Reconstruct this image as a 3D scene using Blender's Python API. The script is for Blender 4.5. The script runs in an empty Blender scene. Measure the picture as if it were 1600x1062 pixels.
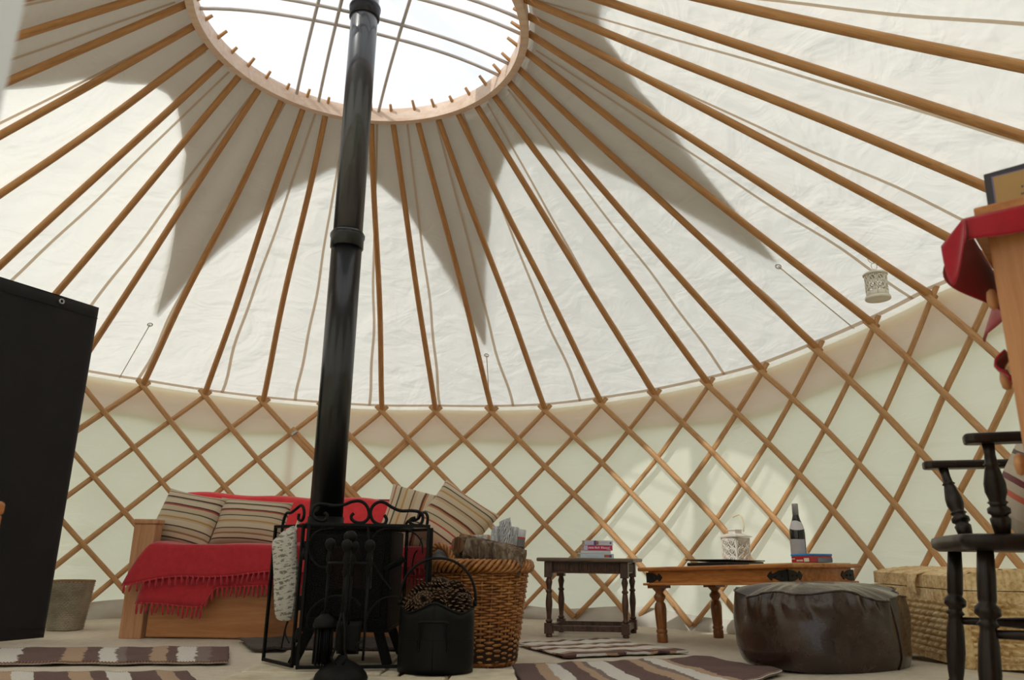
import bpy, math, random
import numpy as np
from mathutils import Matrix, Vector, noise
random.seed(7); rng=random.Random(11)
C=bpy.context.scene.collection
PI=math.pi
sc=bpy.context.scene
# ------------------------------------------------------------------ camera
F_PX,PITCH,ROLL,CAM_H=1190.13,.2741,.0135,.42845
_c,_s=math.cos(PITCH),math.sin(PITCH)
FW=np.array([0,_c,_s]);_u=np.array([0,-_s,_c]);_r=np.array([1.,0,0])
RT=_r*math.cos(ROLL)+_u*math.sin(ROLL); UP=_u*math.cos(ROLL)-_r*math.sin(ROLL)
CAM=np.array([0,0,CAM_H])
cd=bpy.data.cameras.new('camera'); cam=bpy.data.objects.new('camera',cd); C.objects.link(cam)
M=Matrix([[RT[i],UP[i],-FW[i]] for i in range(3)]).to_4x4(); M.translation=Vector(CAM); cam.matrix_world=M
cd.sensor_width=23.6; cd.lens=F_PX/1600*23.6; cd.clip_start=.02; cd.clip_end=300
cd.dof.use_dof=True; cd.dof.focus_distance=3.6; cd.dof.aperture_fstop=4.0
sc.camera=cam
def ray(u,v): return FW+RT*(u-800)/F_PX-UP*(v-531)/F_PX
def at(u,v,y):                                  # point of the place seen at u,v at depth y
    d=ray(u,v); return CAM+d*y/d[1]
def proj(P):
    d=np.asarray(P,float)-CAM; z=d@FW; return V(800+F_PX*(d@RT)/z,531-F_PX*(d@UP)/z)
def floor_z(x,y): return .055*math.exp(-((x-1.5)/.62)**2-((y-2.95)/.55)**2)
def ground(u,v,z=None):
    d=ray(u,v)
    if z is not None: return CAM+d*(z-CAM_H)/d[2]
    zz=0.
    for _ in range(6):
        p=CAM+d*(zz-CAM_H)/d[2]; zz=floor_z(p[0],p[1])
    return p
# ------------------------------------------------------------------ mesh helper
def V(*a): return np.array(a,float)
def nrm(a): a=np.asarray(a,float); return a/np.linalg.norm(a)
def axes_from(t,hint=(0,0,1)):
    t=nrm(t); h=np.asarray(hint,float)
    if abs(t@h)>.97: h=V(1,0,0)
    a=nrm(np.cross(h,t)); return a,np.cross(t,a)
class MB:
    def __init__(s): s.v=[];s.f=[];s.mi=[];s.uv=[];s.sm=[]
    def add(s,vs,fs,mi=0,uv=None,smooth=True):
        o=len(s.v); s.v+= [tuple(map(float,p)) for p in vs]; s.f+=[tuple(i+o for i in f) for f in fs]
        s.mi+=[mi]*len(fs); s.sm+=[smooth]*len(fs); s.uv+= (list(uv) if uv is not None else [(0,0)]*len(vs)); return s
    def box(s,c,d,ax=None,mi=0):
        c=V(*c); a=np.eye(3) if ax is None else np.array(ax,float)
        vs=[c+a[0]*d[0]/2*i+a[1]*d[1]/2*j+a[2]*d[2]/2*k for k in(-1,1) for j in(-1,1) for i in(-1,1)]
        return s.add(vs,[(0,2,3,1),(4,5,7,6),(0,1,5,4),(2,6,7,3),(0,4,6,2),(1,3,7,5)],mi,smooth=False)
    def tube(s,pts,r,n=8,mi=0,ell=None,hint=(0,0,1),caps=True,closed=False):
        pts=[np.asarray(p,float) for p in pts]; m=len(pts); rs=r if hasattr(r,'__len__') else [r]*m
        vs=[];uv=[];L=0;a=None
        for i,p in enumerate(pts):
            t=(pts[(i+1)%m]-pts[i-1]) if closed else pts[min(i+1,m-1)]-pts[max(i-1,0)]
            t=nrm(t)
            if a is None: a,b=axes_from(t,hint)
            else:
                a=a-t*(a@t)
                a=nrm(a); b=np.cross(t,a)
            if i: L+=np.linalg.norm(p-pts[i-1])
            for k in range(n):
                q=2*PI*k/n; ex,ey=(1,1) if ell is None else ell
                vs.append(p+rs[i]*(a*math.cos(q)*ex+b*math.sin(q)*ey)); uv.append((k/n,L))
        fs=[(i*n+k,i*n+(k+1)%n,(i+1)*n+(k+1)%n,(i+1)*n+k) for i in range(m-1) for k in range(n)]
        if closed: fs+=[((m-1)*n+k,(m-1)*n+(k+1)%n,(k+1)%n,k) for k in range(n)]
        elif caps: fs+=[tuple(range(n-1,-1,-1)),tuple(range((m-1)*n,m*n))]
        return s.add(vs,fs,mi,uv)
    def lathe(s,prof,n=24,o=(0,0,0),ax=(0,0,1),mi=0,caps=True,fn=None):
        o=V(*o); t=nrm(ax); a,b=axes_from(t,(0,1,0) if abs(t[1])<.9 else (1,0,0)); vs=[];uv=[]
        m=len(prof)
        for r,z in prof:
            for k in range(n):
                q=2*PI*k/n; rr=r*(fn(q,z) if fn else 1)
                vs.append(o+t*z+rr*(a*math.cos(q)+b*math.sin(q))); uv.append((k/n,z))
        fs=[(i*n+k,i*n+(k+1)%n,(i+1)*n+(k+1)%n,(i+1)*n+k) for i in range(m-1) for k in range(n)]
        if caps: fs+=[tuple(range(n-1,-1,-1)),tuple(range((m-1)*n,m*n))]
        return s.add(vs,fs,mi,uv)
    def grid(s,fn,nu,nv,mi=0,cu=False,uvf=None,flip=False):
        vs=[];uv=[]
        for j in range(nv):
            for i in range(nu):
                u=i/(nu if cu else nu-1); v=j/(nv-1); vs.append(fn(u,v)); uv.append(uvf(u,v) if uvf else (u,v))
        fs=[]
        for j in range(nv-1):
            for i in range(nu if cu else nu-1):
                q=(j*nu+i,j*nu+(i+1)%nu,(j+1)*nu+(i+1)%nu,(j+1)*nu+i); fs.append(q[::-1] if flip else q)
        return s.add(vs,fs,mi,uv)
    def sphere(s,c,r,n=12,mi=0,sc_=(1,1,1)):
        c=V(*c)
        def fn(u,v):
            t=PI*(v*.998+.001); return c+r*V(sc_[0]*math.sin(t)*math.cos(2*PI*u),sc_[1]*math.sin(t)*math.sin(2*PI*u),-sc_[2]*math.cos(t))
        return s.grid(fn,n,max(5,n//2+1),mi,cu=True)
    def prism(s,poly,p0,a,b,t,mi=0):          # polygon in axes a,b at p0, thickness t along a x b
        p0,a,b=V(*p0),np.asarray(a,float),np.asarray(b,float); n=nrm(np.cross(a,b)); k=len(poly)
        vs=[p0+a*x+b*y-n*t/2 for x,y in poly]+[p0+a*x+b*y+n*t/2 for x,y in poly]
        return s.add(vs,[tuple(range(k-1,-1,-1)),tuple(range(k,2*k))]+[(i,(i+1)%k,k+(i+1)%k,k+i) for i in range(k)],mi,smooth=False)
    def build(s,name,mats,parent=None,bev=0,sub=0,solid=0,loc=None,auto=True):
        me=bpy.data.meshes.new(name); inv=None
        if parent is not None:
            pm=wm(parent); inv=pm.inverted()
        vs=s.v
        if loc is not None: vs=[(x-loc[0],y-loc[1],z-loc[2]) for x,y,z in vs]
        if inv is not None: vs=[tuple(inv@Vector(p)) for p in vs]
        me.from_pydata(vs,[],s.f)
        mats=mats if isinstance(mats,(list,tuple)) else [mats]
        for m in mats: me.materials.append(m)
        me.polygons.foreach_set('material_index',s.mi); me.polygons.foreach_set('use_smooth',s.sm)
        ul=me.uv_layers.new(name='UVMap'); li=np.empty(len(me.loops),int); me.loops.foreach_get('vertex_index',li)
        ul.data.foreach_set('uv',np.array(s.uv,float)[li].ravel())
        me.update()
        o=bpy.data.objects.new(name,me); C.objects.link(o)
        if parent is not None: o.parent=parent
        if loc is not None: o.location=loc
        if bev:
            b=o.modifiers.new('bevel','BEVEL'); b.width=bev; b.segments=2; b.limit_method='ANGLE'; b.angle_limit=math.radians(40)
        if solid:
            b=o.modifiers.new('solid','SOLIDIFY'); b.thickness=solid; b.offset=0
        if sub:
            b=o.modifiers.new('sub','SUBSURF'); b.levels=sub; b.render_levels=sub
        return o
def wm(o):
    m=Matrix.LocRotScale(o.location,o.rotation_euler,o.scale)
    return wm(o.parent)@m if o.parent else m
def thing(name,label,cat,loc,rot=(0,0,0),group=None):
    o=bpy.data.objects.new(name,None); o.empty_display_size=.05; C.objects.link(o); o.location=loc; o.rotation_euler=rot
    return tag(o,label,cat,group)
def tag(o,label,cat,group=None,kind=None):
    o['label']=label; o['category']=cat
    if group: o['group']=group
    if kind: o['kind']=kind
    return o
def struct(o): o['kind']='structure'; return o
def copy_tree(root,loc,rot=None,**kw):
    r=root.copy(); C.objects.link(r); r.location=loc
    if rot is not None: r.rotation_euler=rot
    for k,v in kw.items(): r[k]=v
    def rec(src,dst):
        for ch in list(src.children):
            c=ch.copy(); C.objects.link(c); c.parent=dst; rec(ch,c)
    rec(root,r); return r
def spline(pts,n=8,closed=False):
    P=[np.asarray(p,float) for p in pts]; m=len(P); out=[]
    rngi=range(m if closed else m-1)
    for i in rngi:
        p0=P[(i-1)%m] if closed or i>0 else P[0]; p1=P[i]; p2=P[(i+1)%m]; p3=P[(i+2)%m] if closed or i<m-2 else P[-1]
        for k in range(n):
            t=k/n; out.append(.5*((2*p1)+(-p0+p2)*t+(2*p0-5*p1+4*p2-p3)*t*t+(-p0+3*p1-3*p2+p3)*t**3))
    if not closed: out.append(P[-1])
    return out
# ------------------------------------------------------------------ materials
def lin(h):
    h=h.lstrip('#'); q=[int(h[i:i+2],16)/255 for i in(0,2,4)]
    return tuple(x/12.92 if x<=.04045 else ((x+.055)/1.055)**2.4 for x in q)+(1,)
class NT:
    def __init__(s,name):
        s.m=bpy.data.materials.new(name); s.m.use_nodes=True; s.t=s.m.node_tree; s.t.nodes.clear(); s.out=s.n('ShaderNodeOutputMaterial')
    def n(s,ty,**k):
        x=s.t.nodes.new(ty)
        for a,b in k.items():
            if hasattr(x,a) and not (a in x.inputs): setattr(x,a,b)
            else: x.inputs[a].default_value=b
        return x
    def l(s,a,b): s.t.links.new(a,b)
    def coords(s,kind='Object',scale=(1,1,1),rot=(0,0,0)):
        tc=s.n('ShaderNodeTexCoord'); mp=s.n('ShaderNodeMapping'); mp.inputs['Scale'].default_value=scale; mp.inputs['Rotation'].default_value=rot
        s.l(tc.outputs[kind],mp.inputs[0]); return mp.outputs[0]
    def noise(s,vec,scale,detail=4,rough=.55,dist=0):
        x=s.n('ShaderNodeTexNoise'); x.inputs['Scale'].default_value=scale; x.inputs['Detail'].default_value=detail; x.inputs['Roughness'].default_value=rough; x.inputs['Distortion'].default_value=dist
        if vec is not None: s.l(vec,x.inputs['Vector'])
        return x.outputs['Fac']
    def ramp(s,fac,stops,interp='LINEAR'):
        x=s.n('ShaderNodeValToRGB'); e=x.color_ramp.elements; x.color_ramp.interpolation=interp
        while len(e)>1: e.remove(e[-1])
        e[0].position=stops[0][0]; e[0].color=stops[0][1]
        for p,c in stops[1:]:
            q=e.new(p); q.color=c
        s.l(fac,x.inputs[0]); return x.outputs[0]
    def math(s,op,a,b=None,c=None):
        x=s.n('ShaderNodeMath'); x.operation=op
        for i,q in enumerate((a,b,c)):
            if q is None: continue
            if isinstance(q,(int,float)): x.inputs[i].default_value=q
            else: s.l(q,x.inputs[i])
        return x.outputs[0]
    def mix(s,f,a,b):
        x=s.n('ShaderNodeMix'); x.data_type='RGBA'
        for i,q in((0,f),(6,a),(7,b)):
            if isinstance(q,(int,float,tuple)): x.inputs[i].default_value=q
            else: s.l(q,x.inputs[i])
        return x.outputs[2]
    def bump(s,h,strength=.3,dist=.01):
        x=s.n('ShaderNodeBump'); x.inputs['Strength'].default_value=strength; x.inputs['Distance'].default_value=dist; s.l(h,x.inputs['Height']); return x.outputs[0]
    def pbr(s,col,rough=.6,metal=0,bump=None,spec=.5,sheen=0,coat=0):
        x=s.n('ShaderNodeBsdfPrincipled')
        if isinstance(col,tuple): x.inputs['Base Color'].default_value=col
        else: s.l(col,x.inputs['Base Color'])
        if isinstance(rough,(int,float)): x.inputs['Roughness'].default_value=rough
        else: s.l(rough,x.inputs['Roughness'])
        x.inputs['Metallic'].default_value=metal; x.inputs['Specular IOR Level'].default_value=spec
        x.inputs['Sheen Weight'].default_value=sheen; x.inputs['Coat Weight'].default_value=coat
        if bump is not None: s.l(bump,x.inputs['Normal'])
        s.l(x.outputs[0],s.out.inputs[0]); return s.m
def plain(name,h,rough=.6,metal=0,bscale=60,bstr=.1,var=.12,spec=.5,sheen=0,coat=0,bd=.004):
    t=NT(name); c=lin(h); v=t.coords('Object'); n=t.noise(v,bscale,4); n2=t.noise(v,bscale*.12,3)
    d=tuple(x*(1-var) for x in c[:3])+(1,); e=tuple(min(1,x*(1+var)) for x in c[:3])+(1,)
    return t.pbr(t.ramp(n2,[(.3,d),(.7,e)]),rough,metal,t.bump(n,bstr,bd),spec,sheen,coat)
def wood(name,dark,light,scale=(12,12,1),coord='Object',rough=.5,k=3.,coat=0,bs=.15,spec=.4):
    t=NT(name); v=t.coords(coord,scale); n=t.noise(v,k,6,.62,1.2); f=t.noise(v,k*6,3,.6)
    m=t.math('ADD',t.math('MULTIPLY',n,.75),t.math('MULTIPLY',f,.25))
    col=t.ramp(m,[(.32,lin(dark)),(.5,t_mid(dark,light)),(.68,lin(light))])
    return t.pbr(col,rough,0,t.bump(m,bs,.004),spec,0,coat)
def t_mid(a,b):
    a,b=lin(a),lin(b); return tuple((x+y)/2 for x,y in zip(a,b))
def canvas(name,dif,tra,wr=.35,wscale=5.):
    t=NT(name); v=t.coords('Object',(1,1,1)); n=t.noise(v,wscale,3,.5,.8); f=t.noise(v,420,2)
    n3=t.noise(t.coords('Object',(1.,1.,2.6)),wscale*1.5,3,.5,1.2)
    h=t.math('ADD',t.math('ADD',n,t.math('MULTIPLY',n3,.35)),t.math('MULTIPLY',f,.012)); b=t.bump(h,wr,.06)
    d=t.n('ShaderNodeBsdfDiffuse'); d.inputs[0].default_value=dif; tr=t.n('ShaderNodeBsdfTranslucent'); tr.inputs[0].default_value=tra
    t.l(b,d.inputs['Normal']); t.l(b,tr.inputs['Normal']); a=t.n('ShaderNodeAddShader'); t.l(d.outputs[0],a.inputs[0]); t.l(tr.outputs[0],a.inputs[1]); t.l(a.outputs[0],t.out.inputs[0]); return t.m
def stripes(name,stops,coord_axis='Y',scale=1.,rough=.9,noise_amp=.01,weave=250,base=None,bstr=.4,bd=.003,wob=3.,sheen=.2):
    t=NT(name); tc=t.n('ShaderNodeTexCoord'); sp=t.n('ShaderNodeSeparateXYZ'); t.l(tc.outputs['UV'],sp.inputs[0])
    n=t.noise(tc.outputs['UV'],wob,3); y=t.math('ADD',t.math('MULTIPLY',sp.outputs[coord_axis],scale),t.math('MULTIPLY',t.math('SUBTRACT',n,.5),noise_amp))
    y=t.math('FRACT',y); col=t.ramp(y,[(p,lin(c)) for p,c in stops],'CONSTANT')
    w=t.noise(tc.outputs['UV'],weave,2); col=t.mix(t.math('MULTIPLY',w,.18),col,(.25,.2,.16,1))
    return t.pbr(col,rough,0,t.bump(w,bstr,bd),.2,sheen)
m_roof=canvas('roof_canvas',(.42,.42,.395,1),(.475,.475,.437,1),.75,2.6)
m_wallc=canvas('wall_canvas',(.41,.41,.36,1),(.49,.482,.395,1),.22,2.6)
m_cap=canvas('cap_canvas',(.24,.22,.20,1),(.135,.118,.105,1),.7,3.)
m_val=canvas('valance_canvas',(.38,.33,.325,1),(.50,.37,.39,1),.25,6.)
m_seam=canvas('seam_canvas',(.34,.29,.24,1),(.36,.30,.235,1),.1,6.)
m_skirt=plain('skirt_cloth','#cfccc4',.9,0,40,.3,.10)
m_pole=wood('pole_wood','#a06e40','#cc9c66',(1.2,.9,1),'UV',.5,5.,bs=.12)
m_lath=wood('lath_wood','#ab7d4e','#d4aa7a',(1.5,1.3,1),'UV',.55,5.,bs=.12)
m_hoop=wood('hoop_wood','#d3b39a','#ecd6c2',(.9,6,6),'Object',.5,4.)
m_rod=plain('rod_wood','#cdc6c2',.5)
m_black=plain('black_iron','#070707',.5,.0,90,.15,.2,.18)
m_stove=plain('stove_paint','#060606',.6,0,140,.12,.15,.15)
m_pipe=plain('flue_enamel','#08090c',.32,0,20,.02,.1,.45,coat=.15); m_pipeu=plain('flue_enamel_skylit','#0a0e16',.38,0,20,.02,.1,.8,coat=.7)  # same enamel; upper pipe's bluish tint and extra coat imitate sky light
m_bucket=plain('bucket_paint','#080909',.5,0,60,.05,.1,.2)
m_pine=wood('pine','#b0764a','#d7a374',(.9,9,9),'Object',.5,2.2)
m_pinev=wood('pine_upright','#a4683c','#c98f60',(9,9,.8),'Object',.45,2.2)
m_futon=wood('futon_pine','#a8724c','#cda07a',(14,14,.9),'Object',.55,1.8)
m_board=wood('futon_board','#a2663c','#bf8557',(.8,9,9),'Object',.5,2.4)
m_oak=wood('dark_oak','#281a12','#67493a',(9,9,2),'Object',.4,3.,spec=.5)
m_oaktop=wood('worn_oak','#4b3d30','#7d6b58',(2,12,12),'Object',.45,3.)
m_sheesham=wood('sheesham','#8a4716','#d8924a',(1.3,7,9),'Object',.36,2.6,spec=.5,coat=.15)
m_sheeleg=wood('sheesham_leg','#5a3114','#a56a36',(7,7,1.5),'Object',.3,2.6,coat=.25)
m_iron=plain('strap_iron','#151412',.5,0,80,.3,.2,.4)
m_chair=wood('chair_wood','#0c0806','#2c1e17',(9,9,2),'Object',.38,3.,spec=.3,coat=.08)
# ------------------------------------------------------------------ the yurt shell
CX,CY,RW,ELL,HW=-.8682,3.0602,2.75,.9549,1.4806
RX,RY,RR,HC=-.7293,3.0929,.778,2.8237
def bulge(a):
    a=(a+180)%360-180
    def ss(x): x=min(1,max(0,x)); return x*x*(3-2*x)
    return 1+.155*ss((52-a)/62)*ss((a+115)/45)
def rim(a,z=0.,off=0.):                      # point on the wall at azimuth a (degrees)
    q=math.radians(a); k=bulge(a); return V(CX+(RW*k+off)*ELL*math.cos(q),CY+(RW*k+off)*math.sin(q),z)
def ringp(a,z=HC,r=RR):
    q=math.radians(a); return V(RX+r*math.cos(q),RY+r*math.sin(q),z)
def az_of(p): return math.degrees(math.atan2((p[1]-CY),(p[0]-CX)/ELL))
def on_wall(u,v):
    d=ray(u,v); A=V(d[0]/ELL,d[1]); o=V(-CX/ELL,-CY); a=A@A;b=2*A@o; k=1.
    for _ in range(30):
        c=o@o-(RW*k)**2; P=CAM+d*((-b+math.sqrt(max(0.,b*b-4*a*c)))/2/a); k=.5*k+.5*bulge(az_of(P))
    return P
heads={0:(222,604),1:(319,619),2:(410.6,630),4:(597,643),5:(681,643),6:(769.5,644),7:(852.6,641.5),8:(940.8,631.5),9:(1025.5,619),10:(1109,601.5),11:(1193,580),12:(1280,546.5),13:(1368,509),14:(1458,464)}
tops={-6:(296,9),-5:(309,41),-4:(330,70),-3:(352,94),-2:(380.5,115),-1:(414,132),0:(444.5,150.6),1:(478,162),2:(510.5,173),4:(580,188),5:(612,185),6:(648,181),7:(679,177),8:(710,171),9:(738,160),10:(765,145),11:(789,126),12:(806,107),13:(821,83),14:(825,55)}
ka,za={},{}
for k,(u,v) in heads.items():
    p=on_wall(u,v); ka[k]=az_of(p); za[k]=p[2]
tops[15]=(828,28)
ta={}
for k,(u,v) in tops.items():
    p=ground(u,v,HC); ta[k]=math.degrees(math.atan2(p[1]-RY,p[0]-RX))%360
    if ta[k]>270: ta[k]-=360
SP=-9.38
z14=za[14]
for k,(u0,v0,m) in {15:(828,28,.5265),16:(820,4,.403),17:(1200,88,.3175),18:(1200,22,.2075)}.items():
    best=min((abs(on_wall(u,v0+m*(u-u0))[2]-z14),u) for u in np.linspace(1480+(k-15)*60,1700+(k-15)*160,160)); u=best[1]
    p=on_wall(u,v0+m*(u-u0)); ka[k]=az_of(p); za[k]=p[2]
    if k>15:
        def off(b): q=proj(ringp(b)); return abs(v0+m*(q[0]-u0)-q[1])
        b=min(np.linspace(ta[14]-40,ta[14]-5,400),key=off); ta[k]=float(b)
if ta[16]>ta[15]-3: ta[16]=(ta[15]+ta[17])/2
pass
def ext(d,k):
    ks=sorted(d)
    if k<=ks[0]: return d[ks[0]]+SP*(k-ks[0])
    if k>=ks[-1]: return d[ks[-1]]+SP*(k-ks[-1])
    return float(np.interp(k,ks,[d[q] for q in ks]))
def kaz(k): return ext(ka,k)
def taz(k): return ext(ta,k)
def hz(k):
    ks=sorted(za); return float(np.interp(k,ks,[za[q] for q in ks]))
def k_of(a):
    xs=np.linspace(-22,30,600); ys=np.array([kaz(x) for x in xs]); return float(np.interp(-a,-ys,xs))
def hz_a(a):
    a=(a+90)%360-90
    return hz(k_of(a))
EAVE=.045
# roof canvas, lying just outside the poles
def cone(a,k,off=0.):
    a0=(a+90)%360-90
    p=rim(a,hz_a(a)+EAVE); t=ringp(a,HC+.05,RR+.015)
    q=p*(1-k)+t*k
    return q+V(0,0,off)
door_a0,door_a1=-79.5,-59.0
mb=MB(); mb.grid(lambda u,v:cone(u*360-90,v*1.045-.045)+V(0,0,.006*math.sin(u*2*PI*38+.5)*math.sin(v*PI)),380,16,cu=True,uvf=lambda u,v:(u*30,v))
roof=struct(mb.build('ceiling',m_roof))
for i in range(30):
    a=94.7+12.05*(i-15); a=(a+90)%360-90
    if not(-45<a<215): continue
    w=.011; ph=rng.random()*6
    def sfn(u,v,a=a,ph=ph,w=w):
        aa=a+(.35*math.sin(v*9+ph)+.2*math.sin(v*21+ph*2))*(1-v)*.9
        p=cone(aa,v*.97+.005,-.012); t=nrm(V(-math.sin(math.radians(aa)),math.cos(math.radians(aa)),0)); return p+t*(u-.5)*2*w*(1-.45*v)
    struct(MB().grid(sfn,3,26).build('seam',m_seam,roof))
# wall canvas with a door opening
span=360-(door_a1-door_a0)
def wf(u,v):
    a=door_a1+u*span; zt=hz_a(a)+EAVE; w=.012*math.sin(u*190)*math.sin(v*PI)+.01*math.sin(u*61+v*4)
    return rim(a,.045+v*(zt-.045),.035+w*(1-v))
struct(MB().grid(wf,300,14).build('wall_back',m_wallc))
def vf(u,v):
    a=door_a1+u*span; zt=hz_a(a)+EAVE; d=.275+.022*math.sin(u*75)+.012*math.sin(u*31+1)
    return rim(a,zt-.035-v*(d-.035),.080+.01*math.sin(u*120)*v)
struct(MB().grid(vf,300,6).build('trim_1',m_val))
def vf3(u,v): return rim(107.6-u*1.05,.06+v*(1.2),.055)
struct(MB().grid(vf3,3,8).build('trim_3',m_val))
m_glow=canvas('eave_glow_canvas',(.42,.33,.20,1),(.58,.42,.22,1),.1,6.)  # orange tint puts the glow of sun through layered canvas into the colour
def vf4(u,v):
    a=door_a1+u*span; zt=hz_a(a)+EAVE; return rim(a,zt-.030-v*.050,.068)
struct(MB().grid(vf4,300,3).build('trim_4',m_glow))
def vf5(u,v):
    return cone(u*360-90,.004+v*.010,-.012)
struct(MB().grid(vf5,380,3,cu=True).build('trim_5',m_seam))
def vf2(u,v):
    a=door_a1+u*span; zt=hz_a(a)+EAVE; return rim(a,zt-.128-.008*math.sin(u*40)-v*.013,.062)
struct(MB().grid(vf2,300,2).build('trim_2',m_seam))
def skf(u,v):
    a=door_a1+u*span; d=(a-40)%360; hh=.10+.02*math.sin(u*83)
    return rim(a,-.005+v*hh,.02-.03*math.sin(v*PI)*(.5+.5*math.sin(u*140))-.035*(1-v))
struct(MB().grid(skf,400,6).build('baseboard_back',m_skirt))
# floor carpet and the ground outside
t=NT('carpet'); v=t.coords('Object'); n=t.noise(v,150,3); n2=t.noise(v,3.,4); n3=t.noise(v,26,4)
m=t.math('ADD',t.math('MULTIPLY',n2,.6),t.math('MULTIPLY',n3,.4))
m_floor=t.pbr(t.ramp(m,[(.3,lin('#c2b7a6')),(.7,lin('#ddd4c6'))]),.95,0,t.bump(t.math('ADD',n,t.math('MULTIPLY',n3,1.5)),.5,.006),.1)
def ff(u,v):
    r=v*1.0; a=u*360; p=rim(a,0,.05); q=V(CX,CY,0)*(1-r)+p*r; q[2]=floor_z(q[0],q[1])+.004*noise.noise(Vector((q[0]*2.1,q[1]*2.1,0))); return q
struct(MB().grid(ff,160,70,cu=True).build('floor',m_floor))
t=NT('meadow'); v=t.coords('Object'); n=t.noise(v,1.3,5); m_grass=t.pbr(t.ramp(n,[(.35,lin('#5d6b3a')),(.7,lin('#8d9060'))]),.95)
struct(MB().grid(lambda u,v:V(math.cos(2*PI*u)*(.5+60*v*v)+CX,math.sin(2*PI*u)*(.5+60*v*v)+CY,-.03),64,12,cu=True).build('ground',m_grass))
# white door frame
m_white=plain('white_paint','#dfe0e2',.5,0,8,.05,.03)
dt=nrm(V(.962,.273,0)); dn=V(.273,-.962,0); J=at(45,0,.33)
dj=V(J[0],J[1],0)-dt*.035+dn*.045
mb=MB(); axd=(dt,dn,V(0,0,1))
mb.box(dj+V(0,0,.76),(.07,.09,1.52),axd); mb.box(dj+dt*.92+V(0,0,.76),(.07,.09,1.52),axd); mb.box(dj+dt*.46+V(0,0,1.485),(.85,.09,.07),axd)
struct(mb.build('door_1',m_white,bev=.004))
# ------------------------------------------------------------------ crown ring
cr=thing('crown_ring','bent wooden crown ring with thin crossing bars at the top of the roof','roof ring',(RX,RY,HC))
MB().grid(lambda u,v:(lambda a,q:ringp(a,HC+[-.03,-.03,.055,.055,-.03][q],RR+[-.028,.012,.012,-.028,-.028][q]))(u*360,int(round(v*4))),128,5,cu=True).build('hoop',m_hoop,cr,bev=.006)
def bar(a0,a1,h,r=.0085):
    p,q=ringp(a0,HC+.03,RR-.02),ringp(a1,HC+.03,RR-.02)
    pts=[p*(1-t)+q*t+V(0,0,h*4*t*(1-t)*(1-.35*4*t*(1-t))+.02*math.sin(PI*t)) for t in np.linspace(0,1,22)]
    return MB().tube(pts,r,8).build('crown_bar',m_rod,cr)
for a0,a1 in ((187,31.5),(196,23),(208,4.5),(213,-3.5)): bar(a0,a1,.10)
def arc_pt(p,q,h,t): return p*(1-t)+q*t+V(0,0,h*4*t*(1-t)*(1-.35*4*t*(1-t))+.02*math.sin(PI*t))
def far_end(a0,u,v,h):
    p=ringp(a0,HC+.03,RR-.02); e=lambda b:min(np.linalg.norm(proj(arc_pt(p,ringp(b,HC+.03,RR-.02),h,t))-V(u,v)) for t in np.linspace(.1,.9,41))
    return float(min(np.arange(200,345,1.5),key=e))
BE=[far_end(129,497,1,.10),far_end(119.5,532,1,.10),far_end(94,640,1,.10)]; pass
for a0,a1 in ((129,BE[0]),(119.5,BE[1]),(94,BE[2])): bar(a0,a1,.10)
# star shaped outer cover with clear middle, tied down with cords
def find_cone(u,v,a0):
    t=V(u,v); best=None
    for a in np.arange(a0-12,a0+12,.4):
        for k in np.arange(.18,.34,.01):
            e=np.linalg.norm(proj(cone(a,k,.035))-t)
            if best is None or e<best[0]: best=(e,a,k)
    return best
TIP=[find_cone(1213,403,8),find_cone(760,545,72),find_cone(237,497,134)]
tips_=[TIP[0][1]-118,TIP[0][1]-59,TIP[0][1],TIP[1][1],TIP[2][1],TIP[2][1]+60,TIP[2][1]+119]; tipk=[.26,.26,TIP[0][2],TIP[1][2],TIP[2][2],.26,.26]
def star_off(a):
    a=(a+130)%360-130; i=min(range(7),key=lambda j:abs(tips_[j]-a)); d=a-tips_[i]
    j=i+1 if d>0 else i-1; w=abs(tips_[j]-tips_[i]) if 0<=j<7 else 60
    return d*60/w
def star_k(off):
    return float(np.interp(abs(off),[0,1.2,3,5,7.8,14,21.7,25,30],[.232,.315,.43,.52,.607,.742,.808,.832,.842]))
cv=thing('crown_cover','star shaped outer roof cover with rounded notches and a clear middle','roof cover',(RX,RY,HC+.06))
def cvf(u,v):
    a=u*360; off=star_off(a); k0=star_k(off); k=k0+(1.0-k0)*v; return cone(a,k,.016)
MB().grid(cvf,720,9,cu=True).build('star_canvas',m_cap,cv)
t=NT('clear_vinyl'); tr=t.n('ShaderNodeBsdfTransparent'); tr.inputs[0].default_value=(.93,.94,.95,1); gl=t.n('ShaderNodeBsdfGlossy'); gl.inputs['Roughness'].default_value=.15
tl=t.n('ShaderNodeBsdfTranslucent'); tl.inputs[0].default_value=(.8,.8,.8,1)
mx=t.n('ShaderNodeMixShader'); mx.inputs[0].default_value=.22; t.l(tr.outputs[0],mx.inputs[1]); t.l(tl.outputs[0],mx.inputs[2])
mx2=t.n('ShaderNodeMixShader'); mx2.inputs[0].default_value=.04; t.l(mx.outputs[0],mx2.inputs[1]); t.l(gl.outputs[0],mx2.inputs[2]); t.l(mx2.outputs[0],t.out.inputs[0]); m_vinyl=t.m
PX,PY,PR=-.7235,3.08,.0655
def dome(u,v):
    r=.10+(RR+.02-.10)*v; q=2*PI*u; c=V(PX,PY,0)*(1-v)+V(RX,RY,0)*v
    return V(c[0]+r*math.cos(q),c[1]+r*math.sin(q),HC+.085+.2*(1-v*v))
MB().grid(dome,64,10,cu=True).build('clear_window',m_vinyl,cv)
m_cord=plain('cord','#ddd5c6',.9)
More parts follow.
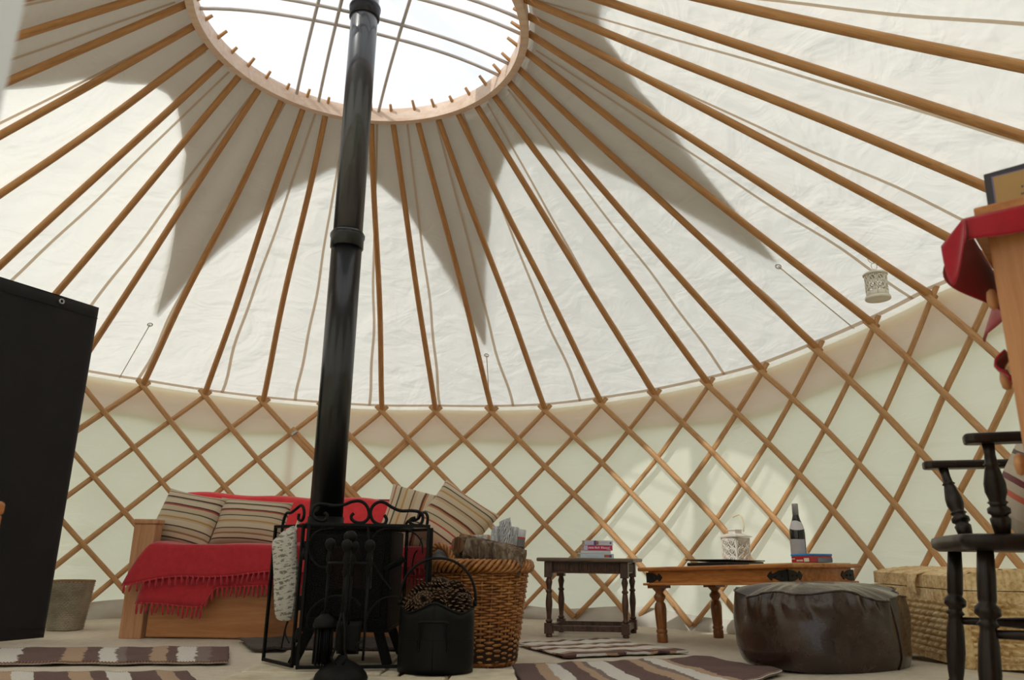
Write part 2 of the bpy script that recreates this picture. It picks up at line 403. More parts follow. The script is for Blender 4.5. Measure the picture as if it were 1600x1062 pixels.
for a,kk in zip(tips_,tipk):
    p=cone(a,kk,.035); e=cone(a+(1.6 if a==tips_[3] else 0),-.0,.035)
    pts=[p*(1-t)+e*t-V(0,0,.05*4*t*(1-t)*0) for t in np.linspace(0,1,6)]
    if -60<a<200: MB().tube([q-V(0,0,.042) for q in pts],.0035,6).build('tie_cord',m_cord,cv)
    g=p-V(0,0,.043); ex,ey=axes_from(cone(a,.3)-cone(a,.2)); up=nrm(np.cross(cone(a,.3)-cone(a,.2),cone(a+1,.25)-cone(a,.25)))
    b1=nrm(cone(a,.3)-cone(a,.2)); b2=np.cross(up,b1)
    MB().tube([g+.014*(b1*math.cos(q)+b2*math.sin(q)) for q in np.linspace(0,2*PI,16,endpoint=False)],.0045,6,closed=True).build('grommet',m_white,cv)
# ------------------------------------------------------------------ roof poles
words_n=['','first','second','third','fourth','fifth','sixth','seventh','eighth','ninth','tenth','eleventh','twelfth','thirteenth','fourteenth','fifteenth','sixteenth','seventeenth','eighteenth']
for k in range(-9,19):
    a,b=kaz(k),taz(k)
    p=rim(a,hz(k)+.012,-.018); t=ringp(b,HC+.012,RR+.01)
    d=nrm(t-p)
    if 14<k: pass
    L=np.linalg.norm(t-p); rad=V(math.cos(math.radians(a)),math.sin(math.radians(a)),0)
    side=nrm(np.cross(d,V(0,0,1))); wob=rng.uniform(-.014,.014); ph=rng.random()
    pts=[];rs=[]
    for s in np.linspace(0,1,18):
        q=p+(t-p)*s+side*wob*math.sin(PI*s*(1+ph))*math.sin(PI*s)
        pts.append(q); rs.append(.0205-.004*s if s<.985 else .0165)
    pts.insert(0,p-d*.035); rs.insert(0,.017)
    peg=[t-d*.01,t+d*.012,t+d*.05,t+d*(.075+rng.uniform(0,.03))]
    lab=('pale round roof pole hidden behind the black stove pipe' if k==3 else
         f'pale round roof pole, {words_n[k-3]} to the right of the black stove pipe' if k>3 else f'pale round roof pole, {words_n[3-k]} to the left of the black stove pipe')
    root=thing('roof_pole',lab,'pole',p,group='radiating roof poles')
    mb=MB(); mb.tube(pts,rs,10); o=mb.build('shaft',m_pole,root)
    mb=MB(); mb.tube(peg,[.0095,.0095,.009,.0075],8); mb.build('peg',m_pole,root)
    lo=[rim(a,hz(k)+.004+.012*q,-.018)+d*0 for q in range(0)]
# ------------------------------------------------------------------ trellis
def trellis(name,label,ks_front,ks_back,loc):
    root=thing('trellis_panel',label,'trellis',loc,group='wall trellis panels')
    for front,ks in ((1,ks_front),(0,ks_back)):
        for k in ks:
            sg=1 if front else -1; off=-.030 if front else -.008; pts=[]
            jit=rng.uniform(-.05,.05)
            for s in np.linspace(-.028,1.0,22):
                kk=k+sg*3.5*s; z=hz(k+sg*3.5*s)*(1-s)+.028*s
                pts.append(rim(kaz(kk),z,off))
            r=rng.uniform(.0165,.0195)
            n=V(math.cos(math.radians(kaz(k))),math.sin(math.radians(kaz(k))),0)
            MB().tube(pts,r,8,ell=(1.,.6),hint=n).build('lath',m_lath,root)
    return root
tl=trellis('l','left trellis wall of thin crossed laths behind the red sofa','','',tuple(rim(125,0))) if False else None
left=trellis('left','diamond trellis wall panel on the left, behind the black screen and sofa',range(-13,3),range(-9,6),rim(140,0))
right=trellis('right','diamond trellis wall panel on the right, behind the side table and coffee table',range(3,19),range(6,23),rim(40,0))
# doubled laths and metal clamps where the two panels meet
def lathseg(k,sg,s0,s1,dk,off):
    return [rim(kaz(k+dk+sg*3.5*s),hz(k)*(1-s)+.028*s,off) for s in np.linspace(s0,s1,10)]
nn=V(math.cos(math.radians(kaz(2))),math.sin(math.radians(kaz(2))),0)
MB().tube(lathseg(2,1,.12,.62,.085,-.030),.019,8,ell=(1.,.6),hint=nn).build('lath',m_lath,right)
MB().tube(lathseg(5,-1,.16,.62,.085,-.008),.019,8,ell=(1.,.6),hint=nn).build('lath',m_lath,left)
MB().tube(lathseg(3,1,.0,.24,-.75,-.031),.015,8,ell=(1.,.6),hint=nn).build('lath',m_lath,right) if False else None
m_steel=plain('galvanised_steel','#a9aaac',.35,.9,30,.05,.1)
for s in (.145,.34,.53):
    k=2+3.5*s+.042; p=rim(kaz(k),hz(2)*(1-s)+.028*s,-.033); q=rim(kaz(k+.06),hz(2)*(1-s)+.028*s-.03,-.033)
    d=nrm(q-p); n=nrm(p-V(CX,CY,p[2])); b=np.cross(d,n)
    MB().box(p,(.018,.052,.034),(d,b,n)).build('clamp',m_steel,right,bev=.003)
# ------------------------------------------------------------------ stove pipe
zc=[1.735,2.91]
pp=thing('stove_pipe','tall black enamelled stove pipe rising from the stove through the crown','stove pipe',(PX,PY,.545))
MB().lathe([(PR,.545),(PR,zc[0])],40,(PX,PY,0)).build('lower_section',m_pipe,pp)
MB().lathe([(PR-.002,zc[0]),(PR-.002,3.75)],40,(PX,PY,0)).build('upper_section',m_pipeu,pp)
for z in zc: MB().lathe([(PR+.001,z-.040),(PR+.0055,z-.037),(PR+.0055,z+.006),(PR+.009,z+.012),(PR+.009,z+.022),(PR+.004,z+.032),(PR-.002,z+.040)],40,(PX,PY,0)).build('joint_collar',m_pipe,pp)
# ------------------------------------------------------------------ stone hearth
t=NT('hearth_stone'); v=t.coords('Object'); n=t.noise(v,9,6,.6); n2=t.noise(v,70,4)
m_stone=t.pbr(t.ramp(n,[(.3,lin('#b9ac93')),(.55,lin('#d9cfba')),(.75,lin('#c9b48c'))]),.85,0,t.bump(t.math('ADD',n,t.math('MULTIPLY',n2,.3)),.5,.012),.2)
he=thing('stone_hearth','low hearth of pale stone slabs under the black stove','hearth',(-.5,2.8,0))
def slab(x0,x1,y0,y1,seed):
    r=random.Random(seed); pts=[]
    for (ax,ay),(bx,by) in (((x0,y0),(x1,y0)),((x1,y0),(x1,y1)),((x1,y1),(x0,y1)),((x0,y1),(x0,y0))):
        for i in range(7):
            q=i/7; pts.append((ax+(bx-ax)*q+r.uniform(-.007,.007),ay+(by-ay)*q+r.uniform(-.007,.007)))
    MB().prism(pts,(0,0,.019),(1,0,0),(0,1,0),.042).build('slab',m_stone,he,bev=.006)
for i,a in enumerate(((-.90,-.62,2.25,2.74),(-.607,-.20,2.25,2.70),(-.90,-.43,2.755,3.34),(-.415,-.365,2.72,3.3),(-.35,-.19,2.715,3.06),(-.185,.03,2.25,2.90))): slab(*a,i)
HZ0=.041
# ------------------------------------------------------------------ wood stove
SX=-.595; sw,sd_,sy=.315,.34,3.09
st=thing('wood_stove','small black iron wood stove on splayed legs, pipe rising from its top','stove',(SX,sy,HZ0))
y0,y1=sy-sd_/2,sy+sd_/2
MB().box((SX,sy,.335),(sw,sd_,.345)).build('body',m_stove,st,bev=.006)
MB().box((SX+.012,sy-.005,.520),(.375,.38,.018)).build('top_plate',m_stove,st,bev=.004)
MB().lathe([(.078,.528),(.078,.535),(.070,.540),(.070,.56)],36,(PX,PY,0)).build('flue_collar',m_stove,st)
MB().box((SX,sy,.158),(sw+.012,sd_+.012,.012)).build('base_rim',m_stove,st,bev=.003)
for sx in(-1,1):
    for s2 in(-1,1):
        a=V(SX+sx*(sw/2-.035),sy+s2*(sd_/2-.03),.16); b=V(SX+sx*(sw/2+.012),sy+s2*(sd_/2+.005),HZ0+.001)
        d=nrm(b-a); mb=MB(); mb.box((a+b)/2,(.034,.024,np.linalg.norm(b-a)-.004),(nrm(np.cross((0,1,0),d))*-1,(0,1,0),d)); mb.build('leg',m_stove,st,bev=.003)
dr=MB().box((SX,y0-.012,.345),(.27,.024,.29)).build('door',m_stove,st,bev=.005)
t=NT('stove_glass'); m_sglass=t.pbr((.006,.006,.008,1),.06,0,None,.6)
MB().box((SX+.02,y0-.026,.375),(.16,.006,.15)).build('glass',m_sglass,dr,bev=.002)
for z in(.25,.44): MB().lathe([(.011,z-.025),(.011,z+.025)],12,(SX-.15,y0-.018,0)).build('hinge',m_black,dr)
MB().tube([V(SX+.145,y0-.02,.37),V(SX+.16,y0-.045,.375),V(SX+.195,y0-.05,.395),V(SX+.215,y0-.048,.41)],[.011,.011,.013,.013],10).build('handle',m_black,st)
MB().lathe([(.02,0),(.024,.006),(.018,.014),(.006,.02)],16,(SX-.06,y0-.024,.21),(0,-1,0)).build('air_knob',m_black,dr)
# ------------------------------------------------------------------ fire guard (three hinged panels)
gA=V(-.707,2.765,HZ0); gB=V(-.292,2.835,HZ0)
fg=thing('fire_guard','black iron fire guard with scrolled top standing in front of the stove','fire guard',(-.5,2.8,HZ0))
gx=nrm(gB-gA); gn=nrm(np.cross(gx,(0,0,1)))
def onplane(u,v,p0,n):
    d=ray(u,v); return CAM+d*((p0-CAM)@n)/(d@n)
def C2(x,y): return 400+x*.30336,740+y*.30336          # crop measurement to photo pixels
def scroll(pts,p0,n,r,parent,name,nn=8): return MB().tube(spline([onplane(*C2(*q),p0,n) for q in pts],nn),r,8).build(name,m_black,parent)
t=NT('guard_mesh'); tr=t.n('ShaderNodeBsdfTransparent'); df=t.n('ShaderNodeBsdfDiffuse'); df.inputs[0].default_value=(.01,.01,.01,1)
tc=t.n('ShaderNodeTexCoord'); sp_=t.n('ShaderNodeSeparateXYZ'); t.l(tc.outputs['Object'],sp_.inputs[0])
XX=1
fac=None
mx=t.n('ShaderNodeMixShader'); mx.inputs[0].default_value=.46; t.l(tr.outputs[0],mx.inputs[1]); t.l(df.outputs[0],mx.inputs[2]); t.l(mx.outputs[0],t.out.inputs[0]); m_mesh=t.m
def panel(a,b,ztop,name,rb=.006):
    root=bpy.data.objects.new(name,None); root.empty_display_size=.05
    d=b-a; z0=a[2]+.006
    mb=MB()
    dx=nrm(d); n=nrm(np.cross(dx,(0,0,1)))
    for p in(a,b): mb.box(p+V(0,0,(ztop+z0)/2-p[2]),(.011,.011,ztop-z0),(dx,n,V(0,0,1)))
    for z in(z0+.006,ztop): mb.box((a+b)/2*V(1,1,0)+V(0,0,z),(np.linalg.norm(d)+.011,.011,.011),(dx,n,V(0,0,1)))
    fr=mb.build(name,m_black,fg,bev=.002)
    e=MB(); e.add([a*V(1,1,0)+V(0,0,z0),b*V(1,1,0)+V(0,0,z0),b*V(1,1,0)+V(0,0,ztop),a*V(1,1,0)+V(0,0,ztop)],[(0,1,2,3)],smooth=False); e.build('mesh_screen',m_mesh,fr)
    return fr
ZT=.522
fp=panel(gA,gB,ZT,'center_panel')
sc1=[(350,205),(328,195),(318,215),(330,238),(352,240),(366,222),(355,192),(322,170),(290,178),(288,200)] 
scroll([(358,205),(345,193),(360,240),(335,242)],gA,gn,.0035,fp,'scroll') if False else None
scroll([(352,200),(366,215),(357,238),(328,240),(297,222),(290,188),(312,160),(350,156),(400,164),(450,160),(495,143),(535,140),(565,158),(582,195),(578,228),(553,250),(518,250),(494,235),(492,215),(505,203)],gA,gn,.0058,fp,'scroll')
scroll([(660,212),(672,232),(664,256),(636,260),(604,242),(590,205),(600,168),(630,146),(662,148),(700,172),(745,190),(800,190),(838,196),(858,215),(856,245),(838,264),(810,262),(792,248),(800,232),(822,226)],gA,gn,.0058,fp,'scroll')
for pts in ([(380,475),(340,482),(300,455),(272,400),(285,330),(330,290),(400,280)],[(260,790),(268,730),(300,680),(360,640),(430,628),(500,640),(540,680)],[(560,790),(580,720),(630,655),(700,632),(770,640)],[(600,330),(640,290),(720,280),(800,296),(850,345),(858,410)],[(580,290),(590,420),(640,520),(700,600)],[(575,268),(578,300),(578,380)]):
    scroll(pts,gA,gn,.003,fp,'scroll')
# left wing, standing open
wA=V(-.735,2.80,HZ0); wB=V(-.880,2.955,HZ0); wx=nrm(wB-wA); wn=nrm(np.cross(wx,(0,0,1)))
lw=panel(wA,wB,.517,'side_panel')
scroll([(222,205),(219,232),(236,240),(247,215),(246,180),(232,162),(205,182),(180,200),(160,202),(147,225),(138,262),(134,300)],wA,wn,.0055,lw,'scroll')
for pts in ([(130,900),(150,800),(165,760)],[(160,760),(150,820),(170,870)]): scroll(pts,wA,wn,.0028,lw,'scroll')
# right wing folded back
rA=V(-.284,2.862,HZ0); rB=V(-.398,3.055,HZ0); rx=nrm(rB-rA); rn=nrm(np.cross(rx,(0,0,1)))
rw=panel(rA,rB,.512,'side_panel')
scroll([(880,268),(884,225),(872,200),(850,205),(838,228),(815,240),(790,240),(775,255),(770,275)],rA,rn,.0055,rw,'scroll')
scroll([(830,395),(815,420),(806,470),(815,520)],rA,rn,.003,rw,'scroll')
for z in(.15,.42):
    MB().lathe([(.007,z-.02),(.007,z+.02)],10,tuple((gA+wA)/2*V(1,1,0))).build('hinge',m_black,fg)
    MB().box((gA+wA)/2*V(1,1,0)+V(0,0,z),(.045,.006,.02),(nrm(gA-wA),nrm(np.cross(gA-wA,(0,0,1))),V(0,0,1))).build('hinge',m_black,fg)
# ------------------------------------------------------------------ oven glove
t=NT('glove_print'); v=t.coords('Object',(1,1,1),(0,.25,0)); nz=t.noise(v,22,2); 
mp=t.coords('Object',(42,42,90),(0,.3,0)); n1=t.noise(mp,1.2,3,.7); tc=t.coords('Object',(1,1,1),(0,.3,0)); sp_=t.n('ShaderNodeSeparateXYZ'); t.l(tc,sp_.inputs[0])
rows=t.math('GREATER_THAN',t.math('ABSOLUTE',t.math('SUBTRACT',t.math('FRACT',t.math('ADD',t.math('MULTIPLY',sp_.outputs[2],58.),t.math('MULTIPLY',nz,.8))),.5)),.17)
ink=t.math('MULTIPLY',t.math('GREATER_THAN',n1,.53),rows)
m_glove=t.pbr(t.mix(t.math('MULTIPLY',ink,.75),lin('#b9b5ad'),lin('#4a4742')),.9,0,t.bump(t.noise(v,60,3),.3,.004),.1,.2)
out=[(196,268),(150,288),(108,326),(84,352),(85,420),(90,520),(92,640),(97,715),(112,750),(150,757),(190,745),(206,705),(216,640),(228,575),(222,500),(212,420),(210,350),(208,290)]
gq=V(-.86,2.80,.3); gnn=nrm(V(.30,-.95,0)); P=[onplane(*C2(*q),gq,gnn) for q in out]; P=spline(P,3,True); cen=sum(P)/len(P)
og=thing('oven_glove','quilted cream oven glove with grey script, hanging on the fire guard','oven glove',tuple(P[0]))
mb=MB(); nr=9; n=len(P)
for sgn in(1,-1):
    vs=[];uv=[]
    for j in range(nr):
        q=j/(nr-1)
        for i,p in enumerate(P):
            pt=p*q+cen*(1-q); th=.021*math.sqrt(max(0,1-q**2.6)); th*=1+.10*math.sin((pt[0]+pt[2])*95)*math.sin((pt[0]-pt[2])*95)
            vs.append(pt+gnn*sgn*th); uv.append((0,0))
    fs=[(j*n+i,j*n+(i+1)%n,(j+1)*n+(i+1)%n,(j+1)*n+i)[::sgn] for j in range(nr-1) for i in range(n)]
    mb.add(vs,fs)
mb.build('mitt',m_glove,og)
m_tape=plain('cream_tape','#c9c5bb',.9)
lp=[onplane(*C2(*q),gq,gnn) for q in ((200,285),(212,255),(220,236),(224,240),(215,265),(205,290))]
lp[2][1]=lp[2][1]; MB().tube(spline(lp,5),.0035,6).build('hanging_loop',m_tape,og)
# ------------------------------------------------------------------ companion set
tx,ty=-.522,2.585
cs=thing('companion_stand','black fireside tool stand with domed foot in front of the stove','tool stand',(tx,ty,HZ0))
MB().lathe([(.082,HZ0),(.084,HZ0+.008),(.078,HZ0+.022),(.062,HZ0+.040),(.040,HZ0+.053),(.020,HZ0+.062),(.012,HZ0+.075),(.004,HZ0+.076)],36,(tx,ty,0)).build('foot',m_black,cs)
MB().lathe([(.0065,HZ0+.07),(.0065,.44)],12,(tx,ty,0)).build('stem',m_black,cs)
MB().lathe([(.004,.435),(.012,.44),(.009,.45),(.008,.457),(.016,.463),(.022,.473),(.021,.485),(.012,.494),(.002,.496)],20,(tx,ty,0)).build('finial',m_black,cs)
mb=MB(); mb.tube([V(tx+.062*math.cos(a),ty+.062*math.sin(a),.395) for a in np.linspace(0,2*PI,28,endpoint=False)],.0035,6,closed=True)
for a in range(4):
    q=a*PI/2+.25; mb.tube([V(tx,ty,.395),V(tx+.062*math.cos(q),ty+.062*math.sin(q),.395)],.0035,6)
mb.build('hanging_ring',m_black,cs)
def tool(name,label,cat,dx,dy,ztop,zbot):
    x,y=tx+dx,ty+dy; r=thing(name,label,cat,(x,y,zbot),group='fireside tools on the stand')
    MB().lathe([(.004,ztop-.105),(.009,ztop-.09),(.006,ztop-.072),(.011,ztop-.055),(.007,ztop-.035),(.006,ztop-.03),(.015,ztop-.02),(.018,ztop-.008),(.014,ztop+.004),(.003,ztop+.010)],16,(x,y,0)).build('knob_handle',m_black,r)
    MB().lathe([(.0042,zbot),(.0042,ztop-.1)],10,(x,y,0)).build('shaft',m_black,r); return r,x,y
r,x,y=tool('hearth_brush','black hearth brush with domed head, hanging left on the tool stand','brush',-.066,.01,.462,.215)
MB().lathe([(.003,.238),(.014,.235),(.030,.222),(.036,.203),(.034,.196)],24,(x,y,0)).build('brush_head',m_black,r)
mb=MB()
for i in range(70):
    a=rng.random()*2*PI; q=math.sqrt(rng.random())*.029; mb.tube([V(x+q*math.cos(a),y+q*math.sin(a),.198),V(x+q*1.05*math.cos(a),y+q*1.05*math.sin(a),.095-rng.random()*.012)],.0022,4)
mb.build('bristles',m_black,r)
r,x,y=tool('fire_tongs','black fire tongs with splayed claws, hanging front on the tool stand','tongs',.004,-.066,.458,.245)
for s in(-1,1): MB().tube([V(x,y,.25),V(x+s*.012,y,.20),V(x+s*.014,y,.14),V(x+s*.024,y,.115),V(x+s*.010,y,.095)],.004,8).build('arm',m_black,r)
r,x,y=tool('fire_poker','black fire poker, hanging right on the tool stand','poker',.066,.0,.459,.10)
MB().tube([V(x,y,.16),V(x-.02,y,.150),V(x-.026,y,.135)],.0035,8).build('hook',m_black,r)
r,x,y=tool('ash_shovel','black ash shovel, hanging behind on the tool stand','shovel',.0,.066,.456,.20)
MB().grid(lambda u,v:V(x+(u-.5)*.085*(1-.15*v),y-.012*math.cos((u-.5)*PI)+.012,.21-.10*v),9,7).build('scoop',m_black,r,solid=.002)
# ------------------------------------------------------------------ coal bucket with pine cones
bx,by=-.248,2.815
def bucket_r(q,z): return 1.0
cb=thing('coal_bucket','black metal coal bucket full of pine cones, tall arched handle','bucket',(bx,by,HZ0))
ZB=.258
def bk(u,v,r0=.128):
    q=2*PI*u; dip=-.010+.022*math.cos(2*q)*-1; front=math.exp(-((q-1.5*PI)/.24)**2)*.014; zt=ZB-.012+.020*abs(math.sin(q))**1.5*(1.9 if math.sin(q)>0 else .35)+front-.018*math.exp(-((abs(q-1.5*PI)-.75)/.35)**2)
    z=HZ0+.001+v*(zt-HZ0); rr=r0+.002*math.sin(v*PI); return V(bx+rr*math.cos(q),by+rr*.88*math.sin(q),z)
mb=MB(); mb.grid(bk,72,10,cu=True); b=mb.build('body',m_bucket,cb,solid=.002)
MB().lathe([(.127,HZ0+.002),(.127,HZ0+.006)],48,(bx,by,0),fn=lambda q,z:1).build('base',m_bucket,cb) if False else None
mb=MB(); mb.grid(lambda u,v:V(bx+.126*v*math.cos(2*PI*u),by+.126*.88*v*math.sin(2*PI*u),HZ0+.004),48,4,cu=True); mb.build('base',m_bucket,cb,solid=.003)
mb=MB(); mb.tube([bk(u/72,1.0)+V(0,0,0) for u in range(72)],.0034,8,closed=True); mb.build('rim',m_bucket,cb)
MB().tube([V(bx+.1305*math.cos(q),by+.1305*.88*math.sin(q),.150) for q in np.linspace(0,2*PI,72,endpoint=False)],.0014,6,closed=True).build('seam_band',m_bucket,cb)
MB().tube([V(bx+.133*math.cos(q),by+.0,.262+.150*math.sin(q)**.85) for q in np.linspace(.0,PI,40)],.0048,8).build('bail_handle',m_bucket,cb)
for s in(-1,1): MB().lathe([(.010,-.004),(.010,.008),(.004,.010)],14,(bx+s*.129,by,.262),(s,0,0)).build('handle_pivot',m_bucket,cb)
fy=lambda x:by-.128*.88*math.sqrt(max(0,1-((x-bx)/.128)**2))
hp=[V(bx+x,fy(bx+x)-d,z) for x,d,z in((-.048,.002,.115),(-.050,.006,.135),(-.046,.016,.165),(-.049,.022,.195),(-.043,.026,.208),(0,.027,.210),(.043,.026,.208),(.049,.022,.195),(.046,.016,.165),(.050,.006,.135),(.046,.002,.115))]
MB().tube(spline(hp,5),.0042,8).build('front_handle',m_bucket,cb)
MB().tube([V(bx,fy(bx)-.002,HZ0+.004),V(bx,fy(bx)-.0025,ZB)],.0012,5).build('seam_line',m_bucket,cb)
t=NT('pine_cone'); v=t.coords('Object'); tc=t.n('ShaderNodeTexCoord'); sp_=t.n('ShaderNodeSeparateXYZ'); t.l(tc.outputs['UV'],sp_.inputs[0])
m_cone=t.pbr(t.ramp(sp_.outputs[1],[(0,lin('#150d08')),(.78,lin('#2f1e14')),(.93,lin('#39281c')),(1,lin('#6a533e'))]),.7,0,None,.3)
def cone_mesh():
    mb=MB(); mb.lathe([(.002,-.032),(.012,-.028),(.016,-.012),(.013,.012),(.005,.03),(.001,.034)],12)
    N=92
    for i in range(N):
        h=i/(N-1); q=i*2.39996; z=-.030+.062*h; L=.029*math.sin(PI*(.12+.86*(h*.92+.06)))**.7+.004; el=-.5+1.55*h
        rad=V(math.cos(q),math.sin(q),0); tan=V(-math.sin(q),math.cos(q),0); d=rad*math.cos(el)+V(0,0,1)*math.sin(el); up=np.cross(d,tan)*-1
        p=V(0,0,z)+rad*.008; w=.0085*(1-.35*h)
        vs=[p-tan*w*.4,p+tan*w*.4,p+d*L*.75-tan*w-up*0,p+d*L*.75+tan*w,p+d*L-tan*w*.55+up*.002,p+d*L+tan*w*.55+up*.002]
        vs2=[a+up*-.0035 for a in vs]; vs=vs+vs2
        uv=[(0,.0),(0,.0),(0,.80),(0,.80),(0,1),(0,1)]*2
        mb.add(vs,[(0,1,3,2),(2,3,5,4),(6,8,9,7),(8,10,11,9),(4,5,11,10),(0,2,8,6),(2,4,10,8),(1,7,9,3),(3,9,11,5)],uv=uv,smooth=False)
    return mb
cone0=None
spots=[(-.080,-.040,.266,.95,'left'),(-.045,-.04,.285,1.15,''),(.012,-.045,.292,1.15,''),(.06,-.05,.285,1.2,''),(.098,-.03,.270,1.,''),(-.005,-.075,.268,.75,'pale'),(-.06,.02,.30,1.1,''),(.0,.02,.312,1.2,''),(.062,.018,.303,1.2,''),(-.075,.06,.27,1,''),(.09,.05,.275,1.1,''),(.02,.075,.283,1.1,''),(-.03,-.02,.235,1.2,''),(.05,.0,.235,1.2,''),(-.10,.01,.27,.9,''),(.045,-.066,.262,.8,''),(-.055,-.062,.258,.75,'')]
cl=['leftmost pine cone at the front of the black bucket','brown pine cone left of centre, near the bucket front','pine cone standing at the middle of the black bucket','large pine cone right of centre in the black bucket','rightmost front pine cone beside the bucket handle','small pale pine cone at the bucket lip centre','pine cone heaped left at the back of the bucket','topmost pine cone of the heap in the bucket','pine cone heaped right at the back of the bucket','pine cone against the left back rim of the bucket','pine cone against the right back rim of the bucket','pine cone at the back middle of the bucket','pine cone deep in the bucket heap, left','pine cone deep in the bucket heap, right','pine cone wedged under the left handle pivot','small pine cone right of the pale one at the lip','small pine cone left of the pale one at the lip']
for i,(dx,dy,z,s,_) in enumerate(spots):
    rot=(rng.uniform(-1.2,1.2),rng.uniform(-1.,1.),rng.uniform(0,6))
    if cone0 is None: cone0=cone_mesh().build('pine_cone',m_cone); o=cone0
    else: o=cone0.copy(); C.objects.link(o)
    o.location=(bx+dx*.90,by+dy*.86,z-.012-(.012 if dy<-.03 else 0)); o.rotation_euler=rot; o.scale=(s*.92,)*3; tag(o,cl[i],'pine cone','pine cones in the bucket')
# ------------------------------------------------------------------ log basket
kx,ky=-.125,3.325
t=NT('wicker'); tc=t.n('ShaderNodeTexCoord'); sp_=t.n('ShaderNodeSeparateXYZ'); v=t.coords('Object'); n=t.noise(v,35,4); n2=t.noise(v,260,2)
m_wick=t.pbr(t.ramp(t.math('ADD',t.math('MULTIPLY',n,.7),t.math('MULTIPLY',n2,.3)),[(.33,lin('#6d3d1a')),(.5,lin('#a0662f')),(.68,lin('#c58f50'))]),.42,0,t.bump(n2,.2,.002),.5,0,.1)
lb=thing('log_basket','large round brown wicker basket holding firewood and newspapers','basket',(kx,ky,0))
def brad(z): return .150+.052*(z/.38)**.9
NST=30; mb=MB(); rows=34
for i in range(rows):
    z=.016+i*(.345/rows); ph=PI*(i%2); r0=brad(z)
    pts=[]
    for k in range(NST*5):
        q=2*PI*k/(NST*5); r=r0+.0065*math.cos(q*NST/2+ph); pts.append(V(kx+r*math.cos(q),ky+r*math.sin(q),z+.0015*math.sin(q*7+i)))
    mb.tube(pts,.0057,5,closed=True,hint=(0,0,1))
mb.build('woven_side',m_wick,lb)
mb=MB()
for k in range(NST):
    q=2*PI*k/NST; mb.tube([V(kx+brad(z)*math.cos(q),ky+brad(z)*math.sin(q),z) for z in(.004,.12,.24,.375)],.0048,6)
mb.build('upright_stakes',m_wick,lb)
mb=MB()
for k in range(56):
    q0=2*PI*k/56; pts=[]
    for s in np.linspace(0,1,9):
        q=q0+s*.42; ang=-PI*.75+s*PI*1.5; pts.append(V(kx+(brad(.38)+.004+.020*math.cos(ang))*math.cos(q),ky+(brad(.38)+.004+.020*math.cos(ang))*math.sin(q),.382+.022*math.sin(ang)))
    mb.tube(pts,.0072,6)
mb.tube([V(kx+(brad(.38)+.004)*math.cos(q),ky+(brad(.38)+.004)*math.sin(q),.382) for q in np.linspace(0,2*PI,60,endpoint=False)],.014,8,closed=True)
mb.build('braided_rim',m_wick,lb)
MB().grid(lambda u,v:V(kx+brad(0)*v*math.cos(2*PI*u),ky+brad(0)*v*math.sin(2*PI*u),.012),40,5,cu=True).build('base',m_wick,lb,solid=.012)
def twist(pts,R,r,n,turns):
    mb=MB(); pts=spline(pts,10); m=len(pts)
    for k in range(n):
        vs=[]
        for i,p in enumerate(pts):
            tt=nrm(pts[min(i+1,m-1)]-pts[max(i-1,0)]); a,b=axes_from(tt,(.2,.9,.1)); q=2*PI*(k/n+turns*i/m); vs.append(p+R*(a*math.cos(q)+b*math.sin(q)))
        mb.tube(vs,r,6)
    return mb
hy=ky-.06
twist([V(kx-.212,hy,.375),V(kx-.205,hy+.0,.425),V(kx-.175,hy,.458),V(kx-.135,hy-.01,.448),V(kx-.108,hy-.03,.41),V(kx-.10,hy-.05,.37)],.0085,.0075,3,4).build('handle',m_wick,lb)
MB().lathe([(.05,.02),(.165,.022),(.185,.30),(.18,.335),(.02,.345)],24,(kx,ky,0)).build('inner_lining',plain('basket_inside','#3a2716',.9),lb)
t=NT('bark'); v=t.coords('Object',(10,10,2.2)); n=t.noise(v,4,6,.65,.6); m_bark=t.pbr(t.ramp(n,[(.3,lin('#2b2119')),(.5,lin('#6b5b4c')),(.7,lin('#a39585'))]),.9,0,t.bump(n,.9,.02),.1)
t=NT('split_wood'); v=t.coords('Object',(14,14,2)); n=t.noise(v,3,5,.6,.8); m_split=t.pbr(t.ramp(n,[(.3,lin('#3a281b')),(.5,lin('#6b4c33')),(.72,lin('#a07a55'))]),.8,0,t.bump(n,.5,.008),.2)
m_grey=plain('silver_bark','#5c5a5c',.8,0,50,.6,.3,.3,bd=.01)
def log(name,label,p,q,r,bark,split=None,seed=1,flat=None):
    p,q=V(*p),V(*q); ax=q-p; L=np.linalg.norm(ax); t=ax/L; a,b=axes_from(t)
    root=thing(name,label,'log',tuple((p+q)/2),group='firewood in the basket')
    mb=MB(); n=28; m=14
    def fn(u,v):
        th=2*PI*u; rr=r*(1+.10*noise.noise(Vector((math.cos(th)*1.6+seed,math.sin(th)*1.6,v*2.2)))+.09*noise.noise(Vector((math.cos(th)*5+seed,math.sin(th)*5,v*3.))))
        x,y=rr*math.cos(th),rr*math.sin(th)
        if flat is not None: y=min(y,flat*r+.006*noise.noise(Vector((x*40,v*6,seed))))
        return p+t*L*v+a*x+b*y
    mb.grid(fn,n,m,cu=True); o=len(mb.v)
    body=mb.build('bark',bark,root)
    for e,v in((0,0.),(1,1.)):
        ring=[fn(i/n,v) for i in range(n)]; c=sum(ring)/n+t*(.004 if e else -.004); mm=MB(); mm.add(ring+[c],[(i,(i+1)%n,n)[::(1 if e else -1)] for i in range(n)]); mm.build('cut_end',m_split,root)
    if flat is not None:
        mm=MB(); mm.grid(lambda u,v:p+t*L*(.01+v*.98)+b*(flat*r+.004)+a*(u-.5)*2*r*math.sqrt(max(.05,1-flat*flat))*.97,6,8); mm.build('split_face',m_split,root,solid=.004)
    return root
T=lambda u,v,y:at(u,v,y)
log('firewood_log','big rough barked log lying across the front right of the basket',T(728,856,3.25),T(818,880,3.22),.055,m_bark,seed=3)
